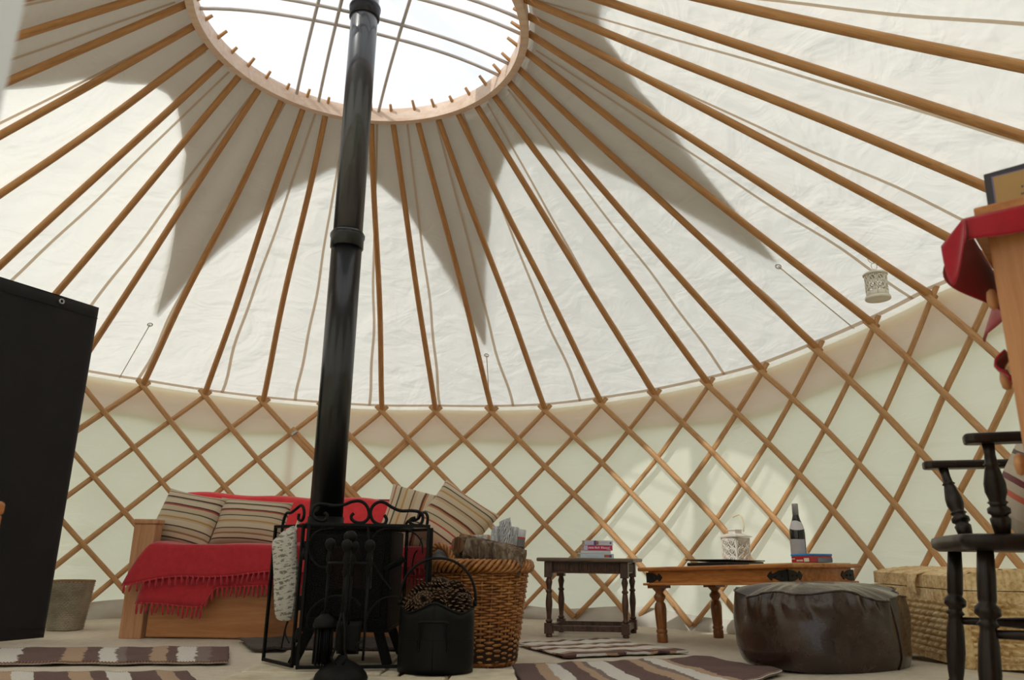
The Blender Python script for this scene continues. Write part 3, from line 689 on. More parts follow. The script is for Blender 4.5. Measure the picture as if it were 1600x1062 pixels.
log('firewood_log','split brown log slanting down to the right edge of the basket',T(716,846,3.36),T(812,868,3.37),.036,m_split,seed=21)
log('firewood_log','dark log end with crumbling bark at the left of the pile',T(715,851,3.24),T(750,852,3.40),.032,m_bark,seed=9)
log('firewood_log','split log with pale face low in the basket front',T(705,884,3.20),T(775,892,3.18),.035,m_split,flat=.35,seed=14)
log('firewood_log','silvery grey log standing inside the basket handle',T(688,888,3.24),T(688,868,3.36),.045,m_grey,seed=30)
log('firewood_log','brown barked log behind the basket handle',T(700,874,3.42),T(760,872,3.44),.045,m_bark,seed=41)
# newspapers
t=NT('newsprint'); tc=t.n('ShaderNodeTexCoord'); sp_=t.n('ShaderNodeSeparateXYZ'); t.l(tc.outputs['UV'],sp_.inputs[0])
ln=t.math('GREATER_THAN',t.math('FRACT',t.math('MULTIPLY',sp_.outputs[1],34.)),.5); wd=t.math('GREATER_THAN',t.noise(t.coords('UV',(36,90,1)),1.,2),.47)
blk=t.math('GREATER_THAN',t.noise(t.coords('UV',(3.2,2.2,1)),1.7,1),.44)
ink=t.math('MULTIPLY',t.math('MULTIPLY',ln,wd),blk); m_news=t.pbr(t.mix(t.math('MULTIPLY',ink,.85),lin('#cfd0d4'),lin('#3b3b42')),.9,0,None,.1)
t=NT('newsphoto'); tc=t.n('ShaderNodeTexCoord'); sp_=t.n('ShaderNodeSeparateXYZ'); t.l(tc.outputs['UV'],sp_.inputs[0])
m_photo=t.pbr(t.ramp(sp_.outputs[1],[(0,lin('#b9b8a8')),(.18,lin('#d8dbd2')),(.25,lin('#77803c')),(.32,lin('#d6d8d4')),(.42,lin('#3c4540')),(.5,lin('#77787a')),(.72,lin('#c3423f')),(.77,lin('#cfd1d6'))],'CONSTANT'),.8,0,None,.2)
t=NT('newswave'); v=t.coords('UV',(1,1,1),(0,0,.7)); wv=t.n('ShaderNodeTexWave'); wv.inputs['Scale'].default_value=3.2; wv.inputs['Distortion'].default_value=9; wv.inputs['Detail'].default_value=3; t.l(v,wv.inputs[0])
m_wave=t.pbr(t.ramp(wv.outputs['Fac'],[(.0,lin('#26262c')),(.38,lin('#bfc1c8')),(1,lin('#d4d6da'))]),.9,0,None,.1)
def paper(label,px,y,mat,bend=.02,th=.004):
    P=[at(u,v,y) for u,v in px]; root=MB()
    def fn(u,v):
        q=(P[0]*(1-u)+P[1]*u)*(1-v)+(P[3]*(1-u)+P[2]*u)*v; return q+V(0,-bend*math.sin(u*PI)+.01*v*math.sin(u*9),0)
    root.grid(fn,10,8); o=root.build('newspaper',mat,solid=th); return tag(o,label,'newspaper','newspapers in the basket')
paper('folded newspaper with wavy grey lines, tallest in the basket',((783,868),(806,872),(797,808),(780,815)),3.40,m_wave,.012)
paper('newspaper with small red square, left of the wavy one',((764,850),(788,868),(782,822),(770,822)),3.425,m_news,.01)
paper('plain white newspaper fold right of the wavy one',((790,872),(806,872),(811,824),(800,822)),3.43,m_news,.006)
paper('rolled newspaper with red headline and green photo, furthest right',((804,880),(815,880),(822,828),(811,826)),3.38,m_photo,.022)
paper('sheet of white newspaper lying low above the logs',((742,846),(762,846),(761,836),(742,836)),3.44,m_news,.004)
# ------------------------------------------------------------------ sofa (futon)
fx0,fx1,fy0,fy1=-1.935,-.105,4.045,4.90
fu=thing('futon_sofa','low pine futon sofa with drawer front against the left wall','sofa',((fx0+fx1)/2,(fy0+fy1)/2,0))
for x in(fx0+.055,fx1-.055):
    zt=.555 if x<-1 else .50
    sg=-1 if x<-1 else 1
    mb=MB(); mb.box((x,fy0+.045,zt/2),(.11,.09,zt)); mb.box((x+sg*.03,fy1-.04,zt/2),(.05,.07,zt)); mb.box((x+sg*.037,(fy0+fy1)/2,.25),(.035,fy1-fy0-.1,.42)); o=mb.build('arm',m_futon,fu,bev=.005)
    MB().box((x,fy0+.045,zt+.012),(.122,.106,.024)).build('arm_cap',m_futon,o,bev=.006)
xm=(fx0+fx1)/2; W=fx1-fx0-.24
for s in(-1,1):
    t_=MB().box((xm+s*W/4,fy0+.035,.153),(W/2-.006,.024,.29)).build('drawer',m_board,fu,bev=.003)
    for q in(-.20,.20):
        MB().lathe([(.006,-.0),(.006,.010)],10,(xm+s*W/4+q,fy0+.022,.20),(0,-1,0)).build('pull_slot',plain('slot_shadow','#5c3820',.8),t_) if False else MB().box((xm+s*W/4+q,fy0+.021,.20),(.085,.006,.014)).build('pull_slot',m_pinev,t_,bev=.005)
MB().box((xm,fy0+.05,.335),(W+.1,.03,.05)).build('seat_rail',plain('rail_dark','#2a1d18',.8),fu)
MB().box((xm,(fy0+fy1)/2,.365),(W+.1,fy1-fy0-.12,.02)).build('slat_base',m_futon,fu)
m_red=plain('red_cotton','#b2303a',.95,0,320,.35,.10,.1,.3,bd=.002); m_redd=plain('red_cover','#d63c42',.95,0,220,.3,.08,.1,.3,bd=.002)
m_matt=plain('mattress_cloth','#7d1f24',.95,0,120,.2)
MB().box((xm,fy0+.40,.399),(W+.06,.74,.085)).build('mattress',m_matt,fu,bev=.03)
ax=(V(1,0,0),nrm(V(0,.26,-1))*-1,None); zb=nrm(V(0,.28,1)); nb=nrm(np.cross(zb,(1,0,0)))
MB().box((xm-.06,fy1-.015,.585),(W-.12,.09,.34),(V(1,0,0),np.cross(zb,V(1,0,0)),zb)).build('back_cushion',m_matt,fu,bev=.03)
# red cover over the back
tb=thing('red_back_throw','plain red cover draped over the back of the sofa','throw',(xm,fy1,.5))
def bt(u,v):
    x=-2.03+u*(1.765); s=v*.86; z=.77-.03*u+.006*math.sin(u*23)+.006*math.sin(u*9+1)-.012*math.exp(-((u-.72)/.07)**2)
    yb=4.86
    fold=.010*math.sin(u*31+v*5)*v
    if s<.10: return V(x,yb+.12-s,z-.004*(1-s*10))
    q=s-.10; return V(x,yb+.02-q*.27+.0*q-fold-.035,z-q*.60)if True else None
MB().grid(bt,70,24).build('cover',m_redd,tb,solid=.012,sub=1)
MB().grid(lambda u,v:V(-2.03+u*1.765,5.0+.015*math.sin(u*40)*v,.765-.03*u-v*.35),40,6).build('cover_back',m_redd,tb,solid=.006)
# red fringed throw on the seat
th=thing('red_seat_throw','red fringed throw spread over the sofa seat, hanging down its front','throw',(xm,fy0,.4))
def hem1(u): return .285+.030*math.sin(min(u*1.4,1)*PI)*-0-.012*math.sin(u*21)+.03*u+(-.01 if u<.1 else 0)
def seat(u,v,hem,off):
    xt=-1.80+u*(1.56); s=v*(.60+.19)
    if s<.60:
        bulge_=.010*math.sin(u*17)*math.sin(v*7); return V(xt+(-.0)*(s/.6),4.60-s*(.60/.60)*.985,.468+.008*math.sin(u*11+2)-.010*(s/.6)**3+bulge_)
    q=(s-.60)/.19; zt=.458; z=zt-(zt-hem(u))*q
    if q<.18: z-=0
    xx=xt-(1-u)**5*.105*max(0,q)**.6-.02*(1-u)**3*q
    y=4.009-.012*math.sin(q*PI*.5)-off+.006*math.sin(u*44+1.3)*q
    return V(xx,y,z)
def hA(u): return .290+.008*math.sin(u*19)-.035*math.exp(-(u/.10)**2)+.085*u
def hB(u): return (.165+.008*math.sin(u*25) if u<.21 else .165+(u-.21)/.03*.085 if u<.24 else .250+.09*(u-.24))
a1=MB().grid(lambda u,v:seat(u,v,hA,.020),90,40).build('cloth',m_red,th,solid=.006)
def seatB(u,v): return seat(u*.955+.035,.62+v*.38,hB,.004)
MB().grid(seatB,90,14).build('under_fold',m_red,th,solid=.004)
for f,hem,off,n,L in((lambda u:seat(u,1.,hA,.022),hA,.0,64,.040),(lambda u:seatB(u,1.),hB,0,74,.050)):
    mb=MB(); mb.tube([f(q) for q in np.linspace(0,1,120)],.0042,6)
    for i in range(n):
        u=(i+.5)/n; p=f(u); j=rng.uniform(-.006,.006); l=L*rng.uniform(.85,1.15)
        mb.tube([p+V(0,-.002,.004),p+V(0,-.004,-.008),p+V(j*.5,-.004,-l*.55),p+V(j,-.003,-l)],[.006,.0045,.0065,.004],6)
    mb.build('fringe',m_red,th)
# cushions
CS=[(0,'#b9a891'),(.06,'#6e4f3e'),(.075,'#c4b49c'),(.15,'#3c2428'),(.18,'#b8a68e'),(.205,'#c9bca6'),(.29,'#3f2126'),(.315,'#a24a3b'),(.34,'#c0ae96'),(.43,'#4a5240'),(.455,'#c6b79f'),(.54,'#b08a4a'),(.57,'#bda98f'),(.60,'#c9bba4'),(.70,'#4a3a36'),(.725,'#b9a78f'),(.80,'#8d6b4c'),(.83,'#c3b29a'),(.90,'#3f2629'),(.925,'#b7a58c')]
m_cush=stripes('striped_cushion',CS,'Y',1.0,noise_amp=.02,weave=180)
CS2=[(0,'#c9bba2'),(.05,'#a5562f'),(.07,'#cdbfa6'),(.13,'#4e4a3c'),(.155,'#c4b296'),(.22,'#b98c50'),(.25,'#c9b99e'),(.34,'#6b4a3a'),(.36,'#bfa888'),(.41,'#cabba2'),(.50,'#5b2f28'),(.53,'#b57a4f'),(.555,'#c9b99f'),(.64,'#57604a'),(.66,'#c6b598'),(.74,'#b0483a'),(.765,'#cdbea6'),(.85,'#4a342c'),(.875,'#bda98c')]
m_cush2=stripes('striped_cushion_bright',CS2,'Y',1.0,noise_amp=.02,weave=180)
def cushion(label,cen,w,h,th_,tilt,roll,yaw,mat,group='striped cushions on the sofa',rotuv=0,pinch=.07):
    c=V(*cen); R_=Matrix.Rotation(yaw,3,'Z')@Matrix.Rotation(tilt,3,'X')@Matrix.Rotation(roll,3,'Y'); R_=np.array(R_)
    root=thing('striped_cushion',label,'cushion',tuple(c),group=group)
    for sgn in(1,-1):
        mb=MB()
        def fn(u,v):
            x,y=u*2-1,v*2-1; px=x*(1-pinch*(1-abs(y)**2)); py=y*(1-pinch*(1-abs(x)**2))
            t=th_*.5*((max(0,1-abs(x)**2.4))*(max(0,1-abs(y)**2.4)))**.42*(1+.05*noise.noise(Vector((x*2.2+cen[0]*9,y*2.2,sgn))))
            return c+R_@V(px*w/2,-sgn*t,py*h/2)
        def uvf(u,v):
            return (v,u) if rotuv else (u,1-v)
        mb.grid(fn,26,26,uvf=uvf,flip=(sgn<0)); mb.build('front_cover' if sgn>0 else 'back_cover',mat,root)
    p=[];
    return root
cushion('striped cushion furthest left on the sofa, beside the wooden arm',at(293,812,4.24),.36,.31,.14,-.34,.17,-.10,m_cush)
cushion('second striped cushion from the left end of the sofa',at(393,817,4.25),.395,.27,.14,-.36,.06,.05,m_cush)
cushion('striped cushion with slanting upright stripes behind the fire guard scroll',(-.515,4.38,.605),.40,.36,.15,-.38,.24,.08,m_cush2,rotuv=1)
cushion('striped cushion tipped on its corner at the right end of the sofa',(-.31,4.33,.595),.37,.37,.15,-.36,.62,.12,m_cush2,rotuv=0)
# ------------------------------------------------------------------ turned legs
def turned(p0,p1,prof,mat,name,parent,n=20):
    p0,p1=V(*p0),V(*p1); L=np.linalg.norm(p1-p0)
    return MB().lathe([(r,t*L) for t,r in prof],n,p0,p1-p0).build(name,mat,parent)
# ------------------------------------------------------------------ small dark oak side table
FL,FR,BL=V(.222,4.40,0),V(.637,4.385,0),V(.338,4.67,0)
d1=nrm(FR-FL); d2=nrm(BL-FL); d2=nrm(d2-d1*(d2@d1)*.35); BRp=FR+(BL-FL)
FL,FR,BL=FL,FR,BL; BL=FL+d2*.31; BRp=FR+d2*.31
stt=thing('side_table','small dark carved oak side table between log basket and coffee table','side table',tuple((FL+BRp)/2))
ZS=.415
legp=[(0,.017),(.02,.018),(.05,.016),(.055,.022),(.16,.022),(.165,.016),(.19,.012),(.205,.017),(.22,.012),(.25,.0135),(.36,.018),(.44,.0145),(.455,.011),(.60,.019) if False else (.47,.017),(.485,.011),(.52,.013),(.64,.019),(.70,.016),(.725,.012),(.74,.017),(.755,.017)]
for p in(FL,FR,BL,BRp):
    turned(p+V(0,0,.0),p+V(0,0,.36),[(t,r) for t,r in legp],m_oak,'leg',stt) if False else None
    mb=MB(); mb.lathe([(.014,.0),(.018,.004),(.018,.012),(.015,.018)],16,p); mb.box(p+V(0,0,.046),(.044,.044,.056),(d1,d2,V(0,0,1)))
    mb.lathe([(.013,.074),(.019,.080),(.019,.086),(.0125,.092),(.013,.11),(.0185,.165),(.0185,.185),(.014,.222),(.012,.226),(.018,.232),(.018,.240),(.012,.246),(.014,.262),(.019,.285),(.013,.306),(.012,.310)],18,p)
    mb.box(p+V(0,0,.351),(.044,.044,.084),(d1,d2,V(0,0,1))); mb.build('leg',m_oak,stt,bev=.002)
cenS=(FL+BRp)/2; w1=np.linalg.norm(FR-FL); w2=.31
for a,b,ln in((FL,FR,w1),(BL,BRp,w1)):
    mb=MB(); mb.box((a+b)/2+V(0,0,.362),(ln-.044,.018,.060),(d1,d2,V(0,0,1)))
    n=int((ln-.05)/.017); sgn=-1 if a is FL else 1
    for i in range(n): q=a+d1*(.03+i*(ln-.06)/(n-1)); mb.lathe([(.0055,.340),(.0065,.345),(.0065,.378),(.0055,.385)],8,q+d2*sgn*.009)
    mb.build('apron',m_oak,stt)
    mb=MB(); mb.box((a+b)/2+V(0,0,.046),(ln-.044,.020,.030),(d1,d2,V(0,0,1)))
    for i in range(8):
        q=a+d1*(.05+i*(ln-.10)/7)+d2*sgn*.010+V(0,0,.046); mb.tube([q+d1*.018*math.cos(t_)+V(0,0,.009*math.sin(t_)) for t_ in np.linspace(0,2*PI,14,endpoint=False)],.0025,6,closed=True)
    mb.build('stretcher',m_oak,stt)
for a,b in((FL,BL),(FR,BRp)):
    mb=MB(); mb.box((a+b)/2+V(0,0,.362),(.018,w2-.044,.060),(d1,d2,V(0,0,1))); sgn=1 if a is FR else -1
    for i in range(9):
        q=a+d2*(.035+i*(w2-.07)/8)+d1*sgn*.009; mb.lathe([(.0055,.340),(.0065,.345),(.0065,.378),(.0055,.385)],8,q)
    mb.build('apron',m_oak,stt)
    MB().box((a+b)/2+V(0,0,.046),(.020,w2-.044,.030),(d1,d2,V(0,0,1))).build('stretcher',m_oak,stt)
MB().box(cenS+V(0,0,.4035),(w1+.115,w2+.115,.020),(d1,d2,V(0,0,1))).build('tabletop',m_oaktop,stt,bev=.007)
ZS=.4135
# books on it
def book(label,cx,cy,z,w,d,h,yaw,cover,spine=None,extra=None):
    root=thing('book',label,'book',(cx,cy,z),(0,0,yaw),'books on the side table'); R_=wm(root)
    def P(x,y,zz): return V(*(R_@Vector((x,y,zz))))
    ax=[V(*(R_.to_3x3()@Vector(e))) for e in((1,0,0),(0,1,0),(0,0,1))]
    mb=MB(); mb.box(P(0,0,h-.001),(w,d,.002),ax); mb.box(P(0,0,.001),(w,d,.002),ax); mb.box(P(0,-d/2+.001,h/2),(w,.002,h),ax); mb.build('cover',cover,root)
    MB().box(P(.0,.002,h/2),(w-.006,d-.006,h-.004),ax).build('pages',m_page,root)
    for (x,zz,ww,hh,m) in (extra or []): MB().box(P(x,-d/2-.0003,zz*h),(ww,.0012,hh*h),ax).build('spine_print',m,root)
    return root
m_page=plain('book_pages','#b9ae94',.9,0,200,.3,.1)
m_bw=plain('book_white','#d8dbe2',.5,0,5,.02,.02); m_bp=plain('book_pink','#d8386e',.5,0,5,.02,.02); m_bl=plain('book_lilac','#c9c8e6',.5,0,5,.02,.02); m_bb=plain('book_pale_blue','#cfe2ee',.5,0,5,.02,.02); m_bd=plain('ink_violet','#5a4f96',.6); m_bo=plain('ink_orange','#b4633f',.6); m_bk=plain('ink_dark','#3a3d48',.6); m_bw2=plain('ink_white','#f0e6ea',.6); m_bt=plain('ink_teal','#5f8f96',.6); m_brn=plain('ink_brown','#6b4a35',.6)
bx0,by0=.500,4.50
z=ZS+.0005
book('pale blue book at the bottom of the stack on the side table',bx0-.012,by0,z,.190,.125,.0235,.10,m_bb,extra=[(.055,.5,.03,.6,m_bo),(.076,.5,.012,.6,m_bd),(-.03,.45,.07,.15,m_bl)]); z+=.0245
book('thin white book second from the bottom of the stack',bx0-.016,by0,z,.170,.115,.0165,.06,m_bw,extra=[(.035,.5,.07,.5,m_bb)]); z+=.0175
rb=book('pink book in the middle of the stack on the side table',bx0-.004,by0,z,.165,.11,.0265,.08,m_bp,extra=[(-.070,.5,.022,.98,m_bl)])
def lettering(root,pat,x0,zc,hgt,mat,d,w=.0011):
    R_=wm(root); mb=MB(); x=x0
    ax=[V(*(R_.to_3x3()@Vector(e))) for e in((1,0,0),(0,1,0),(0,0,1))]
    for ch in pat:
        if ch!=' ':
            k={'l':(.0022,1.),'o':(.005,.62),'t':(.003,.9),'i':(.002,.75),'B':(.006,1.)}[ch]
            mb.box(V(*(R_@Vector((x,-d/2-.0009,zc+hgt*(k[1]-1)/2)))),(k[0],.0008,hgt*k[1]),ax); x+=k[0]+.002
        else: x+=.005
    return mb.build('title',mat,root)
lettering(rb,'otoloi Bolt  Bloooiol',-.052,.015,.0105,m_bw2,.11); lettering(rb,'oioo',.052,.006,.004,m_bw2,.11)
z+=.0275
book('lilac and white book on top of the stack',bx0+.002,by0,z,.160,.11,.0265,.07,m_bw,extra=[(-.054,.5,.048,.95,m_bl),(-.022,.5,.015,.9,m_bd),(-.008,.5,.012,.7,m_bo),(.066,.5,.009,.4,m_bd),(.025,.6,.05,.12,m_bl)])
# ------------------------------------------------------------------ carved coffee table with iron straps
cN=V(1.245,3.50,.020); ca=nrm(V(-.6,.8,0)); cbv=nrm(V(.8,.6,0)); LA,LB=.89,.575
tilt=.036/LA
ctl=V(*(cN[:2]+ca[:2]*LA/2+cbv[:2]*LB/2),.0)
ct=bpy.data.objects.new('coffee_table',None); C.objects.link(ct); tag(ct,'long brown wooden coffee table with black iron straps and turned legs','coffee table')
ct.location=(ctl[0],ctl[1],.016); ct.rotation_euler=Matrix(((ca[0],cbv[0]*-1,0),(ca[1],cbv[1]*-1,0),(0,0,1))).to_4x4().to_euler() if False else (0,0,0)
yaw=math.atan2(ca[1],ca[0])           # local x runs along the long side, away from the near corner
m3=Matrix.Rotation(yaw,3,'Z')@Matrix.Rotation(tilt,3,'Y'); ct.rotation_euler=m3.to_euler()
CM=wm(ct)
def cw(x,y,z): return V(*(CM@Vector((x,y,z))))
CA=[V(*(CM.to_3x3()@Vector(e))) for e in((1,0,0),(0,1,0),(0,0,1))]
hx,hy_=LA/2,LB/2        # near corner is local (-hx, +hy)
for sx in(-1,1):
    for sy_ in(-1,1):
        b=(sx*(hx-.062),sy_*(hy_-.062)); mb=MB()
        o=cw(b[0],b[1],0); prof=[(.026,0),(.028,.004),(.028,.040),(.024,.044),(.029,.050),(.029,.060),(.024,.066),(.026,.072),(.0295,.13),(.0315,.165),(.027,.190),(.020,.197),(.020,.202),(.031,.218),(.031,.228),(.020,.243),(.022,.250),(.034,.262),(.036,.268)]
        mb.lathe(prof,20,o,CA[2]); mb.box(cw(b[0],b[1],.278),(.086,.086,.024),CA); mb.build('leg',m_sheeleg,ct,bev=.002)
for sgn in(-1,1):
    MB().box(cw(0,sgn*(hy_-.035),.318),(LA-.06,.03,.072),CA).build('apron',m_sheesham,ct,bev=.002)
    MB().box(cw(sgn*(hx-.035),0,.318),(.03,LB-.06,.072),CA).build('apron',m_sheesham,ct,bev=.002)
mb=MB()
for sgn in(-1,1):
    mb.box(cw(0,sgn*(hy_-.025),.287),(LA-.01,.05,.012),CA); mb.box(cw(sgn*(hx-.025),0,.287),(.05,LB-.01,.012),CA)
mb.build('lower_moulding',m_sheesham,ct,bev=.004)
MB().box(cw(0,0,.362),(LA+.03,LB+.03,.020),CA).build('tabletop',m_sheesham,ct,bev=.006)
ZCT=.372
def strap(corner):
    sx,sy_=corner; mb=MB()
    prof=[(0,.026),(.045,.022),(.075,.010),(.082,.010),(.085,.020),(.094,.016),(.108,0),(.094,-.016),(.085,-.020),(.082,-.010),(.075,-.010),(.045,-.022),(0,-.026)]
    x0,y0_=sx*(hx-.019),sy_*(hy_-.019)
    mb.prism(prof,cw(x0,y0_+sy_*.0015,.320),-CA[0]*sx,CA[2],.004); mb.prism(prof,cw(x0+sx*.0015,y0_,.320),-CA[1]*sy_,CA[2],.004)
    for q in(.03,.062):
        mb.sphere(cw(x0-sx*q,y0_+sy_*.0035,.320),.0055,8); mb.sphere(cw(x0+sx*.0035,y0_-sy_*q,.320),.0055,8)
    mb.build('iron_strap',m_iron,ct)
for sx in(-1,1):
    for sy_ in(-1,1): strap((sx,sy_))
# things on the coffee table
def on_table(u,v):
    d=ray(u,v); inv=CM.inverted(); o=inv@Vector(CAM); dd=inv.to_3x3()@Vector(d); k=(ZCT-o.z)/dd.z; return o+dd*k
# lantern on the table
m_lant=plain('cream_metal','#dedad2',.5,.0,40,.05,.05,.4)
def lx(x,y,z,o,yw):
    c_,s_=math.cos(yw),math.sin(yw); return V(o[0]+x*c_-y*s_,o[1]+x*s_+y*c_,o[2]+z)
lo=cw(.19,-.19,ZCT+.0015); yw=math.atan2(lo[1],lo[0])+PI/4+.06
ln_=thing('square_lantern','square cream metal lantern with pierced scroll sides on the coffee table','lantern',tuple(lo))
W2=.053; H2=.150
AX=[lx(1,0,0,(0,0,0),yw),lx(0,1,0,(0,0,0),yw),V(0,0,1)]
mb=MB(); mb.box(lx(0,0,.005,lo,yw),(.114,.114,.010),AX); mb.build('base',m_lant,ln_,bev=.002)
mb=MB(); mb.box(lx(0,0,H2+.006,lo,yw),(.126,.126,.006),AX); 
for q in range(4):
    pass
mb.add([lx(x*.06,y*.06,H2+.009,lo,yw) for x,y in((-1,-1),(1,-1),(1,1),(-1,1))]+[lx(x*.03,y*.03,H2+.022,lo,yw) for x,y in((-1,-1),(1,-1),(1,1),(-1,1))],[(0,1,5,4),(1,2,6,5),(2,3,7,6),(3,0,4,7),(4,5,6,7)],smooth=False)
mb.box(lx(0,0,H2+.030,lo,yw),(.05,.05,.018),AX); mb.box(lx(0,0,H2+.041,lo,yw),(.060,.060,.004),AX); mb.build('lid',m_lant,ln_)
for i in range(4):
    a=yw+i*PI/2; e1=V(math.cos(a),math.sin(a),0); n_=V(-math.sin(a),math.cos(a),0)*-1; c0=V(*lo)+n_*W2
    mb=MB()
    for s in(-1,1): mb.box(c0+e1*s*(W2-.004)+V(0,0,H2/2),(.009,.004,H2),(e1,n_,V(0,0,1)))
    for zz in(.012,H2-.006): mb.box(c0+V(0,0,zz),(2*W2,.004,.012),(e1,n_,V(0,0,1)))
    for cxx in(-.0225,.0225):
        for r_ in range(3):
            cz=.036+r_*.043; cc=c0+e1*cxx+V(0,0,cz)
            mb.tube([cc+e1*.0195*math.cos(t_)+V(0,0,.020*math.sin(t_)) for t_ in np.linspace(0,2*PI,18,endpoint=False)],.0042,5,closed=True)
            sg=1 if (cxx<0) else -1
            mb.tube([cc+e1*sg*(.0195-.0044*t_)*math.cos(t_*1.1)+V(0,0,(.019-.0042*t_)*math.sin(t_*1.1)) for t_ in np.linspace(0,4.0,16)],.0045,5)
            mb.tube([cc+V(0,0,-.02),cc+e1*sg*.008,cc+V(0,0,.02)],.0036,5)
    mb.build('pierced_panel',m_lant,ln_)
hb=[lx(-.035,0,H2+.012,lo,yw),lx(-.035,-.003,H2+.05,lo,yw),lx(-.02,-.012,H2+.085,lo,yw),lx(.01,-.03,H2+.11,lo,yw),lx(.04,-.05,H2+.122,lo,yw)]
ho=[lx(x,y,z_,lo,yw) for x,y,z_ in((-.052,-.01,.182),(-.050,-.018,.215),(-.034,-.030,.250),(.0,-.045,.274),(.034,-.030,.262),(.052,-.012,.228),(.056,0,.182))]
MB().tube(spline(ho[:5],6),.0032,6).build('wire_handle',plain('pale_cane','#d8c8a8',.6),ln_)
# black folder
fo=cw(.075,.05,ZCT+.001)
fl=thing('black_folder','flat black leather folder lying at the coffee table edge','folder',tuple(fo))
m_leath=plain('black_leather','#111111',.32,0,120,.15,.2,.5)
FAX=[CA[0],CA[1],CA[2]]
mb=MB(); mb.box(cw(.075,.055,ZCT+.0095),(.25,.30,.017),CA); mb.build('back_cover',m_leath,fl,bev=.003)
mb=MB(); mb.grid(lambda u,v:cw(-.055+u*.26,-.10+v*.31,ZCT+.0225+.010*v**2*(.4+.6*u)),14,8); mb.build('front_cover',m_leath,fl,solid=.005,bev=.001)
# leaflet
m_yel=plain('yellow_leaflet','#c9c08a',.7,0,8,.03,.25)
o=MB().box(cw(-.30,-.03,ZCT+.0025),(.25,.46,.003),CA).build('map_leaflet',m_yel,bev=.001); tag(o,'flat yellowish map leaflet under the blue tin on the coffee table','leaflet')
# tin
Tn=cw(-.372,-.02,ZCT+.0055)
tn=thing('shallow_tin','shallow rectangular tin with bright blue lid and red side, on the leaflet','tin',tuple(Tn))
m_tr=plain('tin_red','#b0222c',.35,0,8,.02,.03); m_tb=plain('tin_blue','#1f86d8',.35,0,8,.02,.03); m_tp=plain('tin_picture','#5f7088',.4,0,30,.02,.5); m_tw=plain('tin_white','#d6d3cf',.4,0,30,.02,.15)
TW,TD,TH=.096,.190,.039
mb=MB(); mb.box(cw(-.372,-.02,ZCT+.0055+TH/2-.004),(TW,TD,TH-.008),CA); mb.build('tin_body',m_tr,tn,bev=.004)
mb=MB(); mb.box(cw(-.372,-.02,ZCT+.0055+TH-.004),(TW+.004,TD+.004,.010),CA); mb.build('lid',m_tb,tn,bev=.004)
# local -x end faces right in the view, local +y side faces left
mb=MB(); mb.box(cw(-.372-TW/2-.0006,-.02-.032,ZCT+.0055+.0115),(.0014,.122,.019),CA); mb.build('picture_print',m_tp,tn)
mb=MB(); mb.box(cw(-.372-.032,-.02+TD/2+.0006,ZCT+.0055+.012),(.026,.0014,.016),CA); mb.build('picture_print',m_tw,tn)
mb=MB()
for i,(x0,zz) in enumerate(((.055,.021),(.050,.021),(.046,.021),(.042,.021),(.036,.021),(.02,.012),(.014,.012),(.008,.012),(.0,.012),(-.006,.012),(-.012,.012),(-.018,.012))): mb.box(cw(-.372+x0*.75+.003,-.02+TD/2+.0008,ZCT+.0045+zz*.9),(.0036,.001,.0052 if i<5 else .0075),CA)
mb.build('lettering',m_tw,tn)
# wine bottle
wb=cw(-.262,-.085,ZCT+.005)
bt_=thing('wine_bottle','dark wine bottle with pale label and grey capsule behind the blue tin','bottle',tuple(wb))
t=NT('bottle_glass'); m_bg=t.pbr((.006,.007,.006,1),.06,0,None,.6)
m_lab=plain('bottle_label','#b3aeb4',.7,0,60,.03,.08); m_caps=plain('grey_capsule','#a3a4a8',.4,.3,20,.02,.1)
S=1.0
MB().lathe([(.033,0),(.0365,.004),(.0365,.142),(.035,.162),(.029,.184),(.020,.208),(.0150,.228),(.014,.250),(.014,.282)],32,wb).build('glass',m_bg,bt_)
MB().lathe([(.0150,.232),(.0150,.284),(.0145,.287),(.002,.2875)],24,wb).build('capsule',m_caps,bt_)
vd=math.atan2(-wb[1],-wb[0])
MB().grid(lambda u,v:V(wb[0]+.0370*math.cos(vd-1.45+u*2.5),wb[1]+.0370*math.sin(vd-1.45+u*2.5),wb[2]+.030+v*.085),20,4).build('label',m_lab,bt_)
def nk(u,v):
    z_=.166+v*.030+.008*math.sin(u*PI)*(v-.5)*2-.006*(u-.5); r_=float(np.interp(z_,[.142,.162,.184,.208,.228],[.0365,.035,.029,.020,.015]))+.0006; a=vd-1.5+u*2.7; return V(wb[0]+r_*math.cos(a),wb[1]+r_*math.sin(a),wb[2]+z_)
MB().grid(nk,20,5).build('neck_label',plain('neck_label_paper','#d5d2d6',.6,0,20,.02,.04),bt_)
